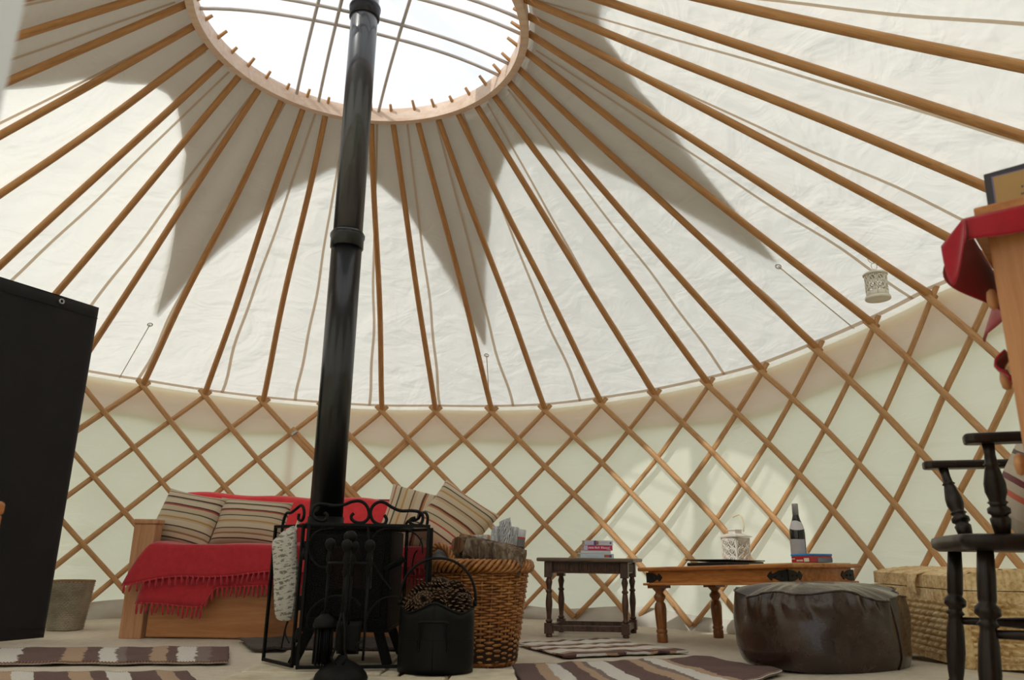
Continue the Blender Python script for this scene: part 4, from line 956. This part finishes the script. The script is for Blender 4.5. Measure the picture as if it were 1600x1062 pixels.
# ------------------------------------------------------------------ leather pouf
px_,py_,pr_=1.212,3.150,.316; pz=floor_z(px_,py_-.25)-.006
pf=thing('leather_pouf','round dark brown leather pouf with puckered top seam','pouf',(px_,py_,pz))
t=NT('brown_leather'); v=t.coords('Object'); n=t.noise(v,7,5,.6); n2=t.noise(v,240,3)
m_pouf=t.pbr(t.ramp(n,[(.3,lin('#231611')),(.55,lin('#35241d')),(.75,lin('#4b3830'))]),t.ramp(n,[(.3,(.17,)*3+(1,)),(.7,(.32,)*3+(1,))]),0,t.bump(t.math('ADD',n2,t.math('MULTIPLY',t.noise(v,16,3),1.6)),.22,.006),.5,0,.35)
def prad(th,h):   # h 0..1 from the floor to the seam
    r=pr_*(.90+.10*min(1,h/.22)**.5)*(1-.055*max(0,(h-.55)/.45)**2.2)
    puck=max(0,(h-.45)/.55)**1.5
    dd=.026*puck*(math.sin(th*23+2*math.sin(th*5))*.5+math.sin(th*11+1)*.5)+.006*math.sin(th*6+h*5)*(h*(1-h)*4)
    for c_,w_,a_,v0 in ((4.02,.060,.020,.84),(4.18,.05,.017,.80),(4.33,.07,.020,.86),(4.50,.05,.014,.82),(4.78,.06,.018,.87),(5.05,.05,.012,.85),(3.80,.06,.012,.86)):
        dd+=a_*math.exp(-((th-c_-(v0-h)*.5)/w_)**2-((h-v0)/.10)**2)
    return r+dd*.8
def seamz(th): return pz+.262+.012*math.sin(th*3+1.0)+.009*math.sin(th*7+.3)
def side_(u,v):
    th=2*PI*u; r=prad(th,v); z=pz+v*(seamz(th)-pz); return V(px_+r*math.cos(th),py_+r*math.sin(th),z)
def top_(u,v):
    th=2*PI*u; k=1-v; r=prad(th,1)*k; zc=pz+.302+.006*math.sin(th*2)*k; z=seamz(th)*k**3.2+zc*(1-k**3.2)+.007*math.sin(th*9+1)*k**6*(1-k)*4; return V(px_+r*math.cos(th),py_+r*math.sin(th),z)
MB().grid(side_,140,30,cu=True).build('side_panel',m_pouf,pf,sub=1); MB().grid(top_,140,16,cu=True).build('top_panel',m_pouf,pf,sub=1)
MB().tube([side_(i/140,1.0)+V(0,0,.001) for i in range(140)],.0042,6,closed=True).build('top_piping',m_pouf,pf)
MB().tube([side_(.845,v)*1+V(.001,-.002,0) for v in np.linspace(0,1,20)],.003,6).build('side_seam',m_pouf,pf)
# ------------------------------------------------------------------ wicker trunk
tN=ground(1517,1045); tL=ground(1412,1029)
e1=nrm(V(tL[0]-tN[0],tL[1]-tN[1],0)); e2=nrm(V(-e1[1],e1[0],0)); e2=e2 if e2[0]>0 else -e2
TLn,TWd,TH_=.80,.42,.34
TS=.86
wt=thing('wicker_trunk','woven pale wicker trunk with lid and loop fastening by the trellis wall','trunk',tuple(tN+e1*TLn/2+e2*TWd/2))
t=NT('rush_weave'); v=t.coords('Object'); n=t.noise(v,55,3); n2=t.noise(v,9,3)
m_rush=t.pbr(t.ramp(t.math('ADD',t.math('MULTIPLY',n,.55),t.math('MULTIPLY',n2,.45)),[(.33,lin('#ab8550')),(.5,lin('#e0c292')),(.68,lin('#f4e2bc'))]),.6,0,t.bump(n,.3,.004),.3)
def chunky(s,z,ps=.052,pzz=.027):
    row=math.floor(z/pzz); fz=z/pzz-row; fs=(s/ps+.5*(row%2)+fz*.55)%1.0; return .021*(math.sin(PI*fs)**.6)*(math.sin(PI*fz)**.6)
def wrapv(s,z,p=.013): return .006*abs(math.sin(PI*s/(p*1.8)))**.6
def face(o,ax_,n_,L,z0,z1,hf,nu,nv): 
    return lambda u,v:V(*o)+ax_*u*L+V(0,0,z0+v*(z1-z0))+n_*(hf(u*L,z0+v*(z1-z0))*min(1,min(u,1-u)*40))
mb=MB(); mb2=MB(); mb3=MB(); mb4=MB(); wt.scale=(1,1,1)
cs_=[(tN,e1,-e2,TLn),(tN,e2,-e1,TWd),(tN+e1*TLn,e2,e1,TWd),(tN+e2*TWd,e1,e2,TLn)]
for o,a,n_,L in cs_:
    mb.grid(face(o,a,n_,L,.022,.262,chunky,int(L/.0065),60),int(L/.0065),60)
    mb2.grid(face(o,a,n_,L,.258,.312,wrapv,int(L/.0033),4),int(L/.0033),4)
    arch=(lambda u:.030*math.sin(PI*u)**.8+.003) if L<.5 else (lambda u:0.)
    mb3.grid(lambda u,v,o=o,a=a,n_=n_,L=L,arch=arch:V(*o)+a*u*L+V(0,0,.316+v*(.056+arch(u)))+n_*wrapv(u*L,0)*min(1,min(u,1-u)*40),int(L/.0033),4)
    mb2.grid(face(o,a,n_,L,.0,.03,wrapv,int(L/.0033),4),int(L/.0033),4)
mb.build('woven_body',m_rush,wt); mb2.build('wrapped_bands',m_rush,wt)
for o in(tN,tN+e1*TLn,tN+e2*TWd,tN+e1*TLn+e2*TWd): MB().lathe([(.018,.0),(.02,.01),(.019,.30),(.017,.31)],12,o).build('corner_post',m_rush,wt)
ld=mb3.build('lid_side',m_rush,wt)
def lidtop(u,v): 
    s=u*TLn; w=v*TWd; return tN+e1*s+e2*w+V(0,0,.372+.030*math.sin(PI*v)**.8*math.exp(-0*u)+.006*abs(math.sin(PI*w/.028))**.6*abs(math.sin(PI*(s/.05+.5*(math.floor(w/.028)%2))))**.6)
MB().grid(lidtop,200,110).build('lid_top',m_rush,wt)
def tab(u,v):
    s=.33+(u-.5)*.075*(1-.25*v); q=v*.30
    if q<.16: p=tN+e1*s+e2*(.14-q)+V(0,0,.389-.012*(q/.16)**3)
    else: p=tN+e1*s-e2*(.022+.012*math.sin((q-.16)*18))+V(0,0,.374-(q-.16)*.62)
    return p+V(0,0,.003*math.sin(u*30)*math.sin(v*60))
MB().grid(tab,20,40).build('loop_tab',m_rush,wt,solid=.008)
wt.scale=(1,1,TS)
# ------------------------------------------------------------------ wooden armchair
ch=thing('wooden_armchair','dark turned wooden armchair in the right foreground, facing left','chair',(1.25,1.83,0))
fdir=nrm(V(-.937,.35,0)); sdir=nrm(V(.35,.937,0))           # facing, and towards the far side
fn_,ff_=V(.965,1.62,0),V(1.132,2.1,0)
sc0=V(1.262,1.871,0)                                         # seat centre
ZST=.486
def chp(f,s,z): return sc0+fdir*f+sdir*s+V(0,0,z)
# seat: saddle shaped board
outl=[(.205,-.19),(.212,-.10),(.216,0),(.212,.10),(.205,.19),(.18,.232),(.05,.245),(-.12,.235),(-.20,.20),(-.225,0),(-.20,-.20),(-.12,-.235),(.05,-.245),(.18,-.232)]
ol=spline([V(a,b,0) for a,b in outl],4,True)
mb=MB(); vs=[]; N=len(ol)
layers=[(.93,-.036),(.99,-.026),(1.,-.012),(.985,-.003),(.93,0.0),(.70,-.006),(.4,-.011)]
for k,z in layers:
    for p in ol: vs.append(chp(p[0]*k,p[1]*k,ZST+z))
fs=[(j*N+i,j*N+(i+1)%N,(j+1)*N+(i+1)%N,(j+1)*N+i) for j in range(len(layers)-1) for i in range(N)]
mb.add(vs,fs+[tuple(range(N-1,-1,-1)),tuple(range((len(layers)-1)*N,len(layers)*N))]); mb.build('seat',m_chair,ch)
LP=[(0,.0115),(.03,.016),(.10,.015),(.17,.0185),(.235,.0195),(.25,.016),(.265,.0215),(.285,.016),(.33,.019),(.43,.0225),(.55,.0205),(.61,.0165),(.628,.0165),(.64,.0225),(.655,.0165),(.668,.016),(.685,.0255),(.715,.0255),(.735,.0165),(.75,.0185),(.85,.0190),(1,.0160)]
legs={}
for f,s in((.150,-.19),(.150,.19),(-.15,-.17),(-.15,.17)):
    a=chp(f+(.05 if f>0 else -.07),s*1.12,.0); b=chp(f,s,ZST-.025); legs[(f>0,s>0)]=(a,b); turned(a,b,LP,m_chair,'leg',ch)
def on_leg(k,t): a,b=legs[k]; return a*(1-t)+b*t
def stretcher(p,q): turned(p,q,[(0,.009),(.3,.011),(.5,.0155),(.7,.011),(1,.009)],m_chair,'stretcher',ch,12)
stretcher(on_leg((True,False),.60),on_leg((False,False),.60)); stretcher(on_leg((True,True),.60),on_leg((False,True),.60))
stretcher((on_leg((True,False),.60)+on_leg((False,False),.60))/2,(on_leg((True,True),.60)+on_leg((False,True),.60))/2)
AZ=.688
for s,tipf,tips in((-1,.175,-.26),(1,.19,.26)):
    tip=chp(tipf,tips,AZ); 
    back=chp(-.19,s*.235,AZ+.004)
    mb=MB(); pts=spline([tip,chp(tipf-.10,tips*1.02,AZ),chp(-.02,s*.265,AZ),back],8)
    m=len(pts); vs=[]
    for i,p in enumerate(pts):
        w=.030*(1 if i>3 else [.55,.85,.98,1.][i])*(1-.25*i/m); tt=nrm(pts[min(i+1,m-1)]-pts[max(i-1,0)]); sd2=nrm(np.cross((0,0,1),tt))
        vs+=[p-sd2*w-V(0,0,.012),p+sd2*w-V(0,0,.012),p+sd2*w+V(0,0,.010),p-sd2*w+V(0,0,.010)]
    fs=[(i*4+k,i*4+(k+1)%4,(i+1)*4+(k+1)%4,(i+1)*4+k) for i in range(m-1) for k in range(4)]+[(3,2,1,0),(m*4-4,m*4-3,m*4-2,m*4-1)]
    mb.add(vs,fs,smooth=False); mb.build('arm',m_chair,ch,bev=.006)
    pa=chp(.115,s*.203,ZST-.004); pb=tip*.87+back*.13-V(0,0,.010)
    turned(pa,pb,[(0,.0150),(.12,.0190),(.18,.0205),(.20,.0165),(.225,.0165),(.245,.0225),(.29,.0225),(.315,.016),(.34,.0165),(.355,.0205),(.37,.0165),(.39,.0165),(.47,.0215),(.56,.0215),(.70,.0155),(.75,.0125),(.765,.0165),(.785,.0125),(.87,.011),(1,.0125)],m_chair,'arm_post',ch)
for i in range(6):
    s=-.19+i*.076; turned(chp(-.185,s*.95,ZST-.01),chp(-.235,s*1.1,.98),[(0,.010),(.4,.012),(1,.009)],m_chair,'back_spindle',ch,10)
MB().tube([chp(-.235,-.25,.99),chp(-.25,-.12,1.02),chp(-.255,0,1.03),chp(-.25,.12,1.02),chp(-.235,.25,.99)],.022,10,ell=(.7,1.4)).build('top_rail',m_chair,ch)
CS3=[(0,'#b8ab97'),(.12,'#a99a86'),(.2,'#c3b6a1'),(.33,'#4a3030'),(.37,'#b9ac98'),(.47,'#c4b7a4'),(.55,'#6a1f2a'),(.60,'#bcae9a'),(.67,'#c8604a'),(.715,'#c4b8a5'),(.85,'#b5a894')]
m_cush3=stripes('pale_striped_cover',CS3,'Y',1.0,noise_amp=.02,weave=200)
cushion('pale cushion with red and maroon stripes standing on the dark armchair',tuple(chp(-.015,-.02,ZST+.135)),.34,.29,.13,-.45,.22,math.atan2(fdir[1],fdir[0])+PI/2,m_cush3,group='cushions on the armchair')
# ------------------------------------------------------------------ chest of drawers
m_or_=wood('board_wood','#9a5a2a','#c98a4e',(2,9,9),'Object',.45,2.4)
P0=V(.775,1.15,0); wd_=nrm(V(.64,.77,0)); dd_=nrm(V(.77,-.64,0)); ZCH=.945; CWd,CDp=.40,.30
cc=thing('chest_of_drawers','tall pine chest of drawers at the right edge, red cloth on top','chest',tuple(P0+wd_*CWd/2+dd_*CDp/2))
CAX=(dd_,wd_,V(0,0,1))
def cp(d,w,z): return P0+dd_*d+wd_*w+V(0,0,z)
mb=MB(); mb.box(cp(CDp/2,.009,ZCH/2),(CDp,.018,ZCH),CAX); mb.box(cp(CDp/2,CWd-.009,ZCH/2),(CDp,.018,ZCH),CAX); mb.build('side_panel',m_pinev,cc,bev=.003)
MB().box(cp(CDp-.006,CWd/2,ZCH/2),(.012,CWd-.036,ZCH-.002),CAX).build('back_panel',m_pinev,cc)
tp=MB().box(cp(CDp/2-.006,CWd/2,ZCH+.010),(CDp+.030,CWd+.04,.020),CAX).build('top',m_pine,cc,bev=.006)
kn=0
for i in range(6):
    z0=.098+i*.137; f_=MB().box(cp(.012-(.0),CWd/2,z0+.066),(.020,CWd-.042,.128),CAX).build('drawer',m_pine,cc,bev=.003)
    for q in(.06,CWd-.06):
        o=cp(-.0,q,z0+.066); MB().lathe([(.007,0),(.007,.006),(.016,.009),(.018,.015),(.014,.020),(.004,.022)],18,o,-dd_).build('knob',m_pine,f_)
# red cloth over the top
rc=thing('red_cloth','red cloth draped over the top of the pine chest','cloth',tuple(cp(CDp/2,CWd/2,ZCH+.022)))
m_cloth=plain('crimson_cloth','#9c1524',.8,0,260,.2,.10,.2,.3,bd=.002)
ztop=ZCH+.0215
def clothtop(u,v): return cp(-.024+u*(CDp+.02),-.026+v*(CWd+.052),ztop+.001)
def hang_side(u,v):     # hangs down the side that faces the camera
    L=.034+.010*math.sin(u*5+.6)-.006*u; return cp(-.024+u*(CDp+.02),-.028-.006*math.sin(u*14+1)*v-.004*v,ztop-v*L)
def hang_front(u,v):    # longer fall down the front
    L=.05+.09*u*(1-.15*u)-.06*max(0,u-.55); return cp(-.028-.022*math.sin(v*1.3)-.03*v*math.sin(u*8),-.026+u*(CWd+.052),ztop-v*L)
def hang_corner(u,v):
    ang=u*PI/2; L=.055+.145*math.sin(u*PI*.5)*(1); L=.038+.075*math.sin(u*PI)**1.2; fl_=.036*v
    return cp(-.024-math.sin(ang)*(.004+fl_),-.026-math.cos(ang)*(.004+fl_)*.6,ztop-v*L)
mb=MB(); mb.grid(clothtop,8,8); mb.build('top_layer',m_cloth,rc,solid=.002)
mb=MB(); mb.grid(hang_side,30,8); mb.build('side_fall',m_cloth,rc,solid=.002); mb=MB(); mb.grid(hang_front,30,10); mb.build('front_fall',m_cloth,rc,solid=.002)
mb=MB(); mb.grid(hang_corner,16,10); mb.build('corner_fold',m_cloth,rc,solid=.002)
# cloth caught in a drawer
dcl=thing('red_cloth','corner of red cloth poking out of a chest drawer between two knobs','cloth',tuple(cp(-.01,.05,.75)))
q0=cp(-.012,.02,.815)
MB().grid(lambda u,v:cp(-.004-.020*math.sin(PI*min(1,v*1.25))*(1-.5*abs(u-.3)),.02+u*.065,.752-v*.05),10,8).build('folded_corner',m_cloth,dcl,solid=.003)
# board on the cloth
wbd=MB().box(cp(CDp/2-.004,CWd/2,ztop+.012),(CDp+.016,CWd+.030,.018),CAX).build('wooden_board',m_or_,bev=.003); tag(wbd,'thin flat orange wooden board lying on the red cloth under the plaque','board')
# plaque
t_pl=thing('framed_plaque','small dark framed plaque with tan centre and tiny writing on the red cloth','plaque',tuple(cp(.02,.06,ztop+.02)))
pn=nrm(V(-.80,.60,0))*-1; tlt=nrm(V(0,0,1)+wd_*.22); pf_=np.cross(dd_,tlt)
PB=cp(.004,.035,ztop+.023)
def pq(x,z,o=0): return PB+dd_*x+tlt*z-wd_*o
PWd,PHt=.165,.080
m_pfr=plain('plum_frame','#1d1018',.35,0,30,.03,.1); m_ptan=plain('tan_card','#a8824e',.7,0,20,.03,.05); m_pl=plain('lilac_edge','#6d6484',.6)
mb=MB(); mb.prism([(0,0),(PWd,0),(PWd,PHt),(PWd*.62,PHt+.002),(PWd*.5,PHt+.016),(PWd*.38,PHt+.002),(.0,PHt)],pq(0,0),dd_,tlt,.012); mb.build('frame',m_pfr,t_pl,bev=.002)
mb=MB(); mb.prism([(.011,.009),(PWd-.011,.009),(PWd-.011,PHt-.009),(.011,PHt-.009)],pq(0,0,.0066),dd_,tlt,.0012); mb.build('inner_edge',m_pl,t_pl)
mb=MB(); mb.prism([(.0135,.0115),(PWd-.0135,.0115),(PWd-.0135,PHt-.0115),(.0135,PHt-.0115)],pq(0,0,.0075),dd_,tlt,.0014); mb.build('card',m_ptan,t_pl)
mb=MB(); r2=random.Random(3)
for row,(xs,xe,zz) in enumerate(((.066,.10,.043),(.052,.115,.036),(.06,.105,.029),(.05,.11,.022))):
    x=xs
    while x<xe:
        w_=r2.choice((.0012,.0018,.0022)); h_=r2.choice((.0025,.0035,.0028)); mb.box(pq(x,zz,.0086),(w_,.0006,h_),(dd_,wd_,tlt)); x+=w_+.0012+(.003 if r2.random()<.2 else 0)
mb.build('writing',m_bk,t_pl)
# ------------------------------------------------------------------ black screen
s0=V(-2.243,3.94,0); s1=V(-2.70,3.03,0); sx_=nrm(s1-s0); sn=nrm(np.cross(sx_,(0,0,1))); Ls=np.linalg.norm(s1-s0)
bs_=thing('black_screen','tall black fabric screen at the left, metal eyelet near its top corner','screen',tuple((s0+s1)/2))
t=NT('black_fabric'); v=t.coords('Object'); n=t.noise(v,3,4); n2=t.noise(v,300,2); m_bf=t.pbr(t.ramp(n,[(.3,lin('#151416')),(.7,lin('#1e1c1f'))]),.75,0,t.bump(t.math('ADD',t.math('MULTIPLY',n,2.),n2),.12,.006),.25,.1)
def scr(sg):
    def fn(u,v):
        z=.012+v*1.675; b=.004*math.sin(v*17+u*3)*math.sin(u*PI); e=min(1,min(u,1-u)*30,min(v,1-v)*40); 
        return s0+sx_*u*Ls+V(0,0,z)+sn*sg*(.018*math.sqrt(max(0,1-(1-e)**2))+b)
    return fn
mb=MB(); mb.grid(scr(1),60,60); mb.grid(scr(-1),60,60,flip=True); mb.build('fabric_panel',m_bf,bs_)
for z in(1.62,.06): MB().box(s0+sx_*Ls/2+V(0,0,z),(Ls-.02,.041,.002),(sx_,sn,V(0,0,1))).build('hem_seam',m_bf,bs_)
sgn_=1 if (sn@(CAM-s0)*1)>0 else -1
eo=s0+sx_*.22+V(0,0,1.652)+sn*sgn_*.021
MB().tube([eo+sx_*.011*math.cos(q)+V(0,0,.011*math.sin(q)) for q in np.linspace(0,2*PI,18,endpoint=False)],.0045,8,closed=True).build('eyelet',m_steel,bs_)
# ------------------------------------------------------------------ woven waste basket
wx_,wy_=-2.415,4.43
m_seag=plain('seagrass','#a59c8a',.8,0,60,.4,.35)
wbk=thing('waste_basket','small grey woven waste basket behind the black screen','basket',(wx_,wy_,0))
mb=MB()
def wsk(u,v):
    q=2*PI*u; rr=.075+.022*v; sq=1/(abs(math.cos(q))**4+abs(math.sin(q))**4)**.25; z=.003+v*.252
    row=math.floor(v*26); h=.007*abs(math.sin(PI*v*26))**.5*abs(math.sin(PI*(u*34+.5*(row%2))))**.5
    r_=(rr+h)*min(sq,1.13); return V(wx_+r_*math.cos(q),wy_+r_*math.sin(q),z)
mb.grid(wsk,204,105,cu=True); mb.build('woven_side',m_seag,wbk)
MB().tube([wsk(i/80,1.)+V(0,0,.0) for i in range(80)],.006,6,closed=True).build('rim',plain('tan_rim','#8a6a42',.7,0,60,.3,.2),wbk)
MB().grid(lambda u,v:V(wx_+.075*v*math.cos(2*PI*u),wy_+.075*v*math.sin(2*PI*u),.006),24,3,cu=True).build('base',m_seag,wbk,solid=.004)
# ------------------------------------------------------------------ low wooden cabinet by the door
lc=thing('low_cabinet','low orange wooden cabinet just inside the left edge','cabinet',(-1.02,1.08,0))
m_or=wood('orange_wood','#8a4a1c','#c07a3c',(9,9,1),'Object',.4,2.4)
xr,yf,yb_=-.832,.95,1.285
MB().box(((xr-1.2)/2,(yf+yb_)/2,.265),(1.2+xr,yb_-yf,.43),).build('body',m_or,lc,bev=.004)
MB().box(((xr-1.2)/2,(yf+yb_)/2,.490),(1.2+xr+.004,yb_-yf+.004,.022)).build('top',m_or,lc,bev=.006)
for a in(xr-.03,-1.17):
    for b in(yf+.04,yb_-.04): MB().box((a,b,.026),(.04,.04,.05)).build('foot',m_or,lc,bev=.003)
dr_=MB().box((xr-.004,(yf+yb_)/2,.265),(.014,yb_-yf-.08,.37)).build('door',m_or,lc,bev=.004)
MB().lathe([(.006,0),(.006,.008),(.013,.016),(.010,.022),(.002,.024)],14,(xr+.003,yf+.07,.28),(1,0,0)).build('knob',m_iron,dr_)
# ------------------------------------------------------------------ hanging lantern
hp_=at(1362,406,3.02); pA=rim(kaz(14),hz(14)+.012,-.018); pB=ringp(taz(14),HC+.012,RR+.01)
best=min((abs(proj(pA*(1-t_)+pB*t_)[0]-1364),t_) for t_ in np.linspace(0,.6,400)); hq=pA*(1-best[1])+pB*best[1]
hl=thing('hanging_lantern','small round white pierced lantern hanging from a roof pole','lantern',tuple(hq-V(0,0,.2)))
m_hl=plain('ivory_metal','#e6e2d6',.5,0,30,.04,.04)
hz_=hq[2]
r0=.048; zt_=hz_-.083; zb_=hz_-.215; o_=(hq[0],hq[1],0)
MB().tube([V(hq[0]+.027*math.cos(a),hq[1]+.0,hz_-.003+.027*math.sin(a)) for a in np.linspace(0,2*PI,24,endpoint=False)],.0018,6,closed=True).build('pole_hook',m_hl,hl)
MB().tube([V(hq[0]+.014*math.cos(a),hq[1]+.0,hz_-.045+.017*math.sin(a)) for a in np.linspace(0,2*PI,24,endpoint=False)],.0018,6,closed=True).build('top_ring',m_hl,hl)
MB().lathe([(.004,hz_-.060),(.010,hz_-.064),(.012,hz_-.070),(.016,hz_-.075),(.050,zt_+.002),(.056,zt_-.003),(.056,zt_-.009),(.004,zt_-.009)],32,o_).build('lid',m_hl,hl)
MB().lathe([(.004,zb_),(.056,zb_),(.058,zb_+.005),(.057,zb_+.014),(.048,zb_+.017),(.004,zb_+.017)],32,o_).build('base',m_hl,hl)
mb=MB()
def cyl(a,z): return V(hq[0]+r0*math.cos(a),hq[1]+r0*math.sin(a),z)
Hh=zt_-.009-(zb_+.017)
for k in range(8):
    a0=2*PI*k/8
    for j in range(2):
        zc_=zb_+.017+Hh*(.42+.36*j)
        mb.tube([cyl(a0+.33*math.cos(t_)*(1-.1*j),zc_+.0165*math.sin(t_)) for t_ in np.linspace(0,2*PI,14,endpoint=False)],.0028,5,closed=True)
        mb.tube([cyl(a0+.39+.20*math.cos(t_),zc_+.016+.010*math.sin(t_)) for t_ in np.linspace(0,2*PI,10,endpoint=False)],.0026,5,closed=True)
        mb.tube([cyl(a0+.1*math.sin(t_*2),zc_-.016+.032*t_/3) for t_ in np.linspace(0,3,8)],.0026,5)
    mb.tube([cyl(a0+.39,zb_+.017),cyl(a0+.39,zt_-.009)],.0024,5)
mb.build('pierced_wall',m_hl,hl)
MB().lathe([(r0-.001,zb_+.015),(r0-.001,zb_+.040)],32,o_,caps=False).build('solid_band',m_hl,hl,solid=.002)
# ------------------------------------------------------------------ rugs
def rug_mat(name,stops,axis='X',wob=3.,amp=.03):
    t=NT(name); tc=t.n('ShaderNodeTexCoord'); sp_=t.n('ShaderNodeSeparateXYZ'); t.l(tc.outputs['UV'],sp_.inputs[0])
    n=t.noise(tc.outputs['UV'],wob,4); fine=t.noise(t.coords('Object'),70,3); c=t.math('ADD',t.math('ADD',sp_.outputs[0 if axis=='X' else 1],t.math('MULTIPLY',t.math('SUBTRACT',n,.5),amp)),t.math('MULTIPLY',t.math('SUBTRACT',fine,.5),amp*.5))
    col=t.ramp(c,[(p,lin(h)) for p,h in stops],'CONSTANT'); wv=t.noise(t.coords('Object'),110,4)
    col=t.mix(t.math('MULTIPLY',wv,.25),col,(.16,.12,.10,1)); return t.pbr(col,.95,0,t.bump(wv,.7,.012),.1,.2)
def rag_rug(label,quad,mat,h=.010,wave=.006,seed=1,fr=False,name='rag_rug'):
    q=[ground(*p) if len(p)==2 else V(*p) for p in quad]; root=thing(name,label,'rug',tuple(sum(q)/4),group='striped rag rugs' if name=='rag_rug' else None)
    def fn(u,v):
        p=(q[0]*(1-u)+q[1]*u)*(1-v)+(q[3]*(1-u)+q[2]*u)*v
        p=p+ (q[1]-q[0])*.006*noise.noise(Vector((v*9,seed,u*2))) + (q[3]-q[0])*.035*noise.noise(Vector((u*9,seed+5,v*1.)))
        z=floor_z(p[0],p[1])+.004*noise.noise(Vector((p[0]*2.1,p[1]*2.1,0)))+h+wave*(noise.noise(Vector((u*11,v*4,seed)))+.8)*.9; return V(p[0],p[1],z)
    MB().grid(fn,90,36).build('woven_body',mat,root,solid=.007)
    for v in(0.,1.): MB().tube([fn(i/180,v)-V(0,0,.003-.002*(i%2)) for i in range(181)],[.0045+.0022*(i%2) for i in range(181)],6).build('knotted_edge',mat,root)
    return root
br,be,wh,gy='#5a3531','#ba997c','#e4e0da','#7b6862'
st1=[(0,br),(.07,be),(.13,br),(.19,wh),(.27,br),(.42,be),(.49,br),(.54,wh),(.60,gy),(.63,br),(.72,be),(.78,br),(.82,wh),(.885,gy),(.93,br)]
rag_rug('brown, tan and white striped rag rug before the sofa, left foreground',((-90,1018),(357,1016),(356,1040),(-110,1044)),rug_mat('rag_left',st1,'X',4.,.06),seed=2)
rag_rug('striped rag rug nearest the camera at the lower left corner',((-60,1060),(292,1055),(340,1110),(-60,1118)),rug_mat('rag_near',st1[2:]and[(0,br),(.12,be),(.2,wh),(.3,br),(.45,be),(.55,br),(.62,wh),(.72,br),(.85,be),(.93,br)],'X',3.,.03),seed=7)
st2=[(0,br),(.07,wh),(.24,be),(.30,br),(.36,wh),(.50,be),(.55,br),(.62,be),(.66,wh),(.80,be),(.86,br)]
rag_rug('striped rag rug in front of the dark side table, flat stripes lengthwise',((806,1009),(948,1002),(1076,1022),(880,1031)),rug_mat('rag_mid',st2,'Y',3.,.05),seed=11) 
st3=[(0,br),(.13,be),(.19,gy),(.22,wh),(.31,be),(.35,br),(.47,be),(.52,gy),(.55,wh),(.64,gy),(.67,br),(.78,be),(.83,br),(.86,wh),(.92,br)]
st3=[(0,br),(.10,be),(.16,wh),(.22,br),(.30,be),(.34,gy),(.37,wh),(.46,br),(.57,be),(.63,gy),(.66,wh),(.74,be),(.78,br)]
rag_rug('striped rag rug in front of the brown leather pouf',((800,1046),(1100,1034),(1222,1056),(850,1150)),rug_mat('rag_right',st3,'X',4.,.06),h=.012,wave=.010,seed=19)
m_drug=rug_mat('rug_dark',[(0,'#3b302c'),(.3,'#443834'),(.6,'#382d2a'),(.85,'#46392f')],'X',4.,.1)
rag_rug('dark brown shaggy rug on the floor behind the black stove',((372,1003),(668,1001),(668,1019),(392,1019)),m_drug,h=.012,wave=.01,seed=23,name='dark_rug')
SKY,SUN,EXPO=1.12,2.35,0.06
# ------------------------------------------------------------------ light
w=bpy.data.worlds.new('sky'); sc.world=w; w.use_nodes=True; nt=w.node_tree; nt.nodes.clear()
o=nt.nodes.new('ShaderNodeOutputWorld'); bg=nt.nodes.new('ShaderNodeBackground'); tc=nt.nodes.new('ShaderNodeTexCoord'); sp=nt.nodes.new('ShaderNodeSeparateXYZ'); rp=nt.nodes.new('ShaderNodeValToRGB')
nt.links.new(tc.outputs['Generated'],sp.inputs[0]); nt.links.new(sp.outputs[2],rp.inputs[0]); nt.links.new(rp.outputs[0],bg.inputs[0]); nt.links.new(bg.outputs[0],o.inputs[0])
e=rp.color_ramp.elements; e[0].position=0; e[0].color=(.80,.885,1,1); e[1].position=.8; e[1].color=(1,1.0,1.0,1)
bg.inputs[1].default_value=SKY
sd=bpy.data.lights.new('sun','SUN'); sd.energy=SUN; sd.color=(1,.965,.88); sd.angle=math.radians(.8); so=bpy.data.objects.new('sun',sd); C.objects.link(so)
el,azs=math.radians(42),math.radians(-137)
dv=Vector((math.cos(el)*math.cos(azs),math.cos(el)*math.sin(azs),math.sin(el)))
so.rotation_euler=dv.to_track_quat('Z','Y').to_euler(); so.location=dv*8
sc.view_settings.view_transform='Standard'; sc.view_settings.look='None'; sc.view_settings.gamma=1; sc.view_settings.exposure=EXPO
cy=sc.cycles; cy.max_bounces=10; cy.diffuse_bounces=6; cy.glossy_bounces=3; cy.transmission_bounces=8; cy.transparent_max_bounces=12; cy.caustics_reflective=False; cy.caustics_refractive=False; cy.use_denoising=True; cy.sample_clamp_indirect=6
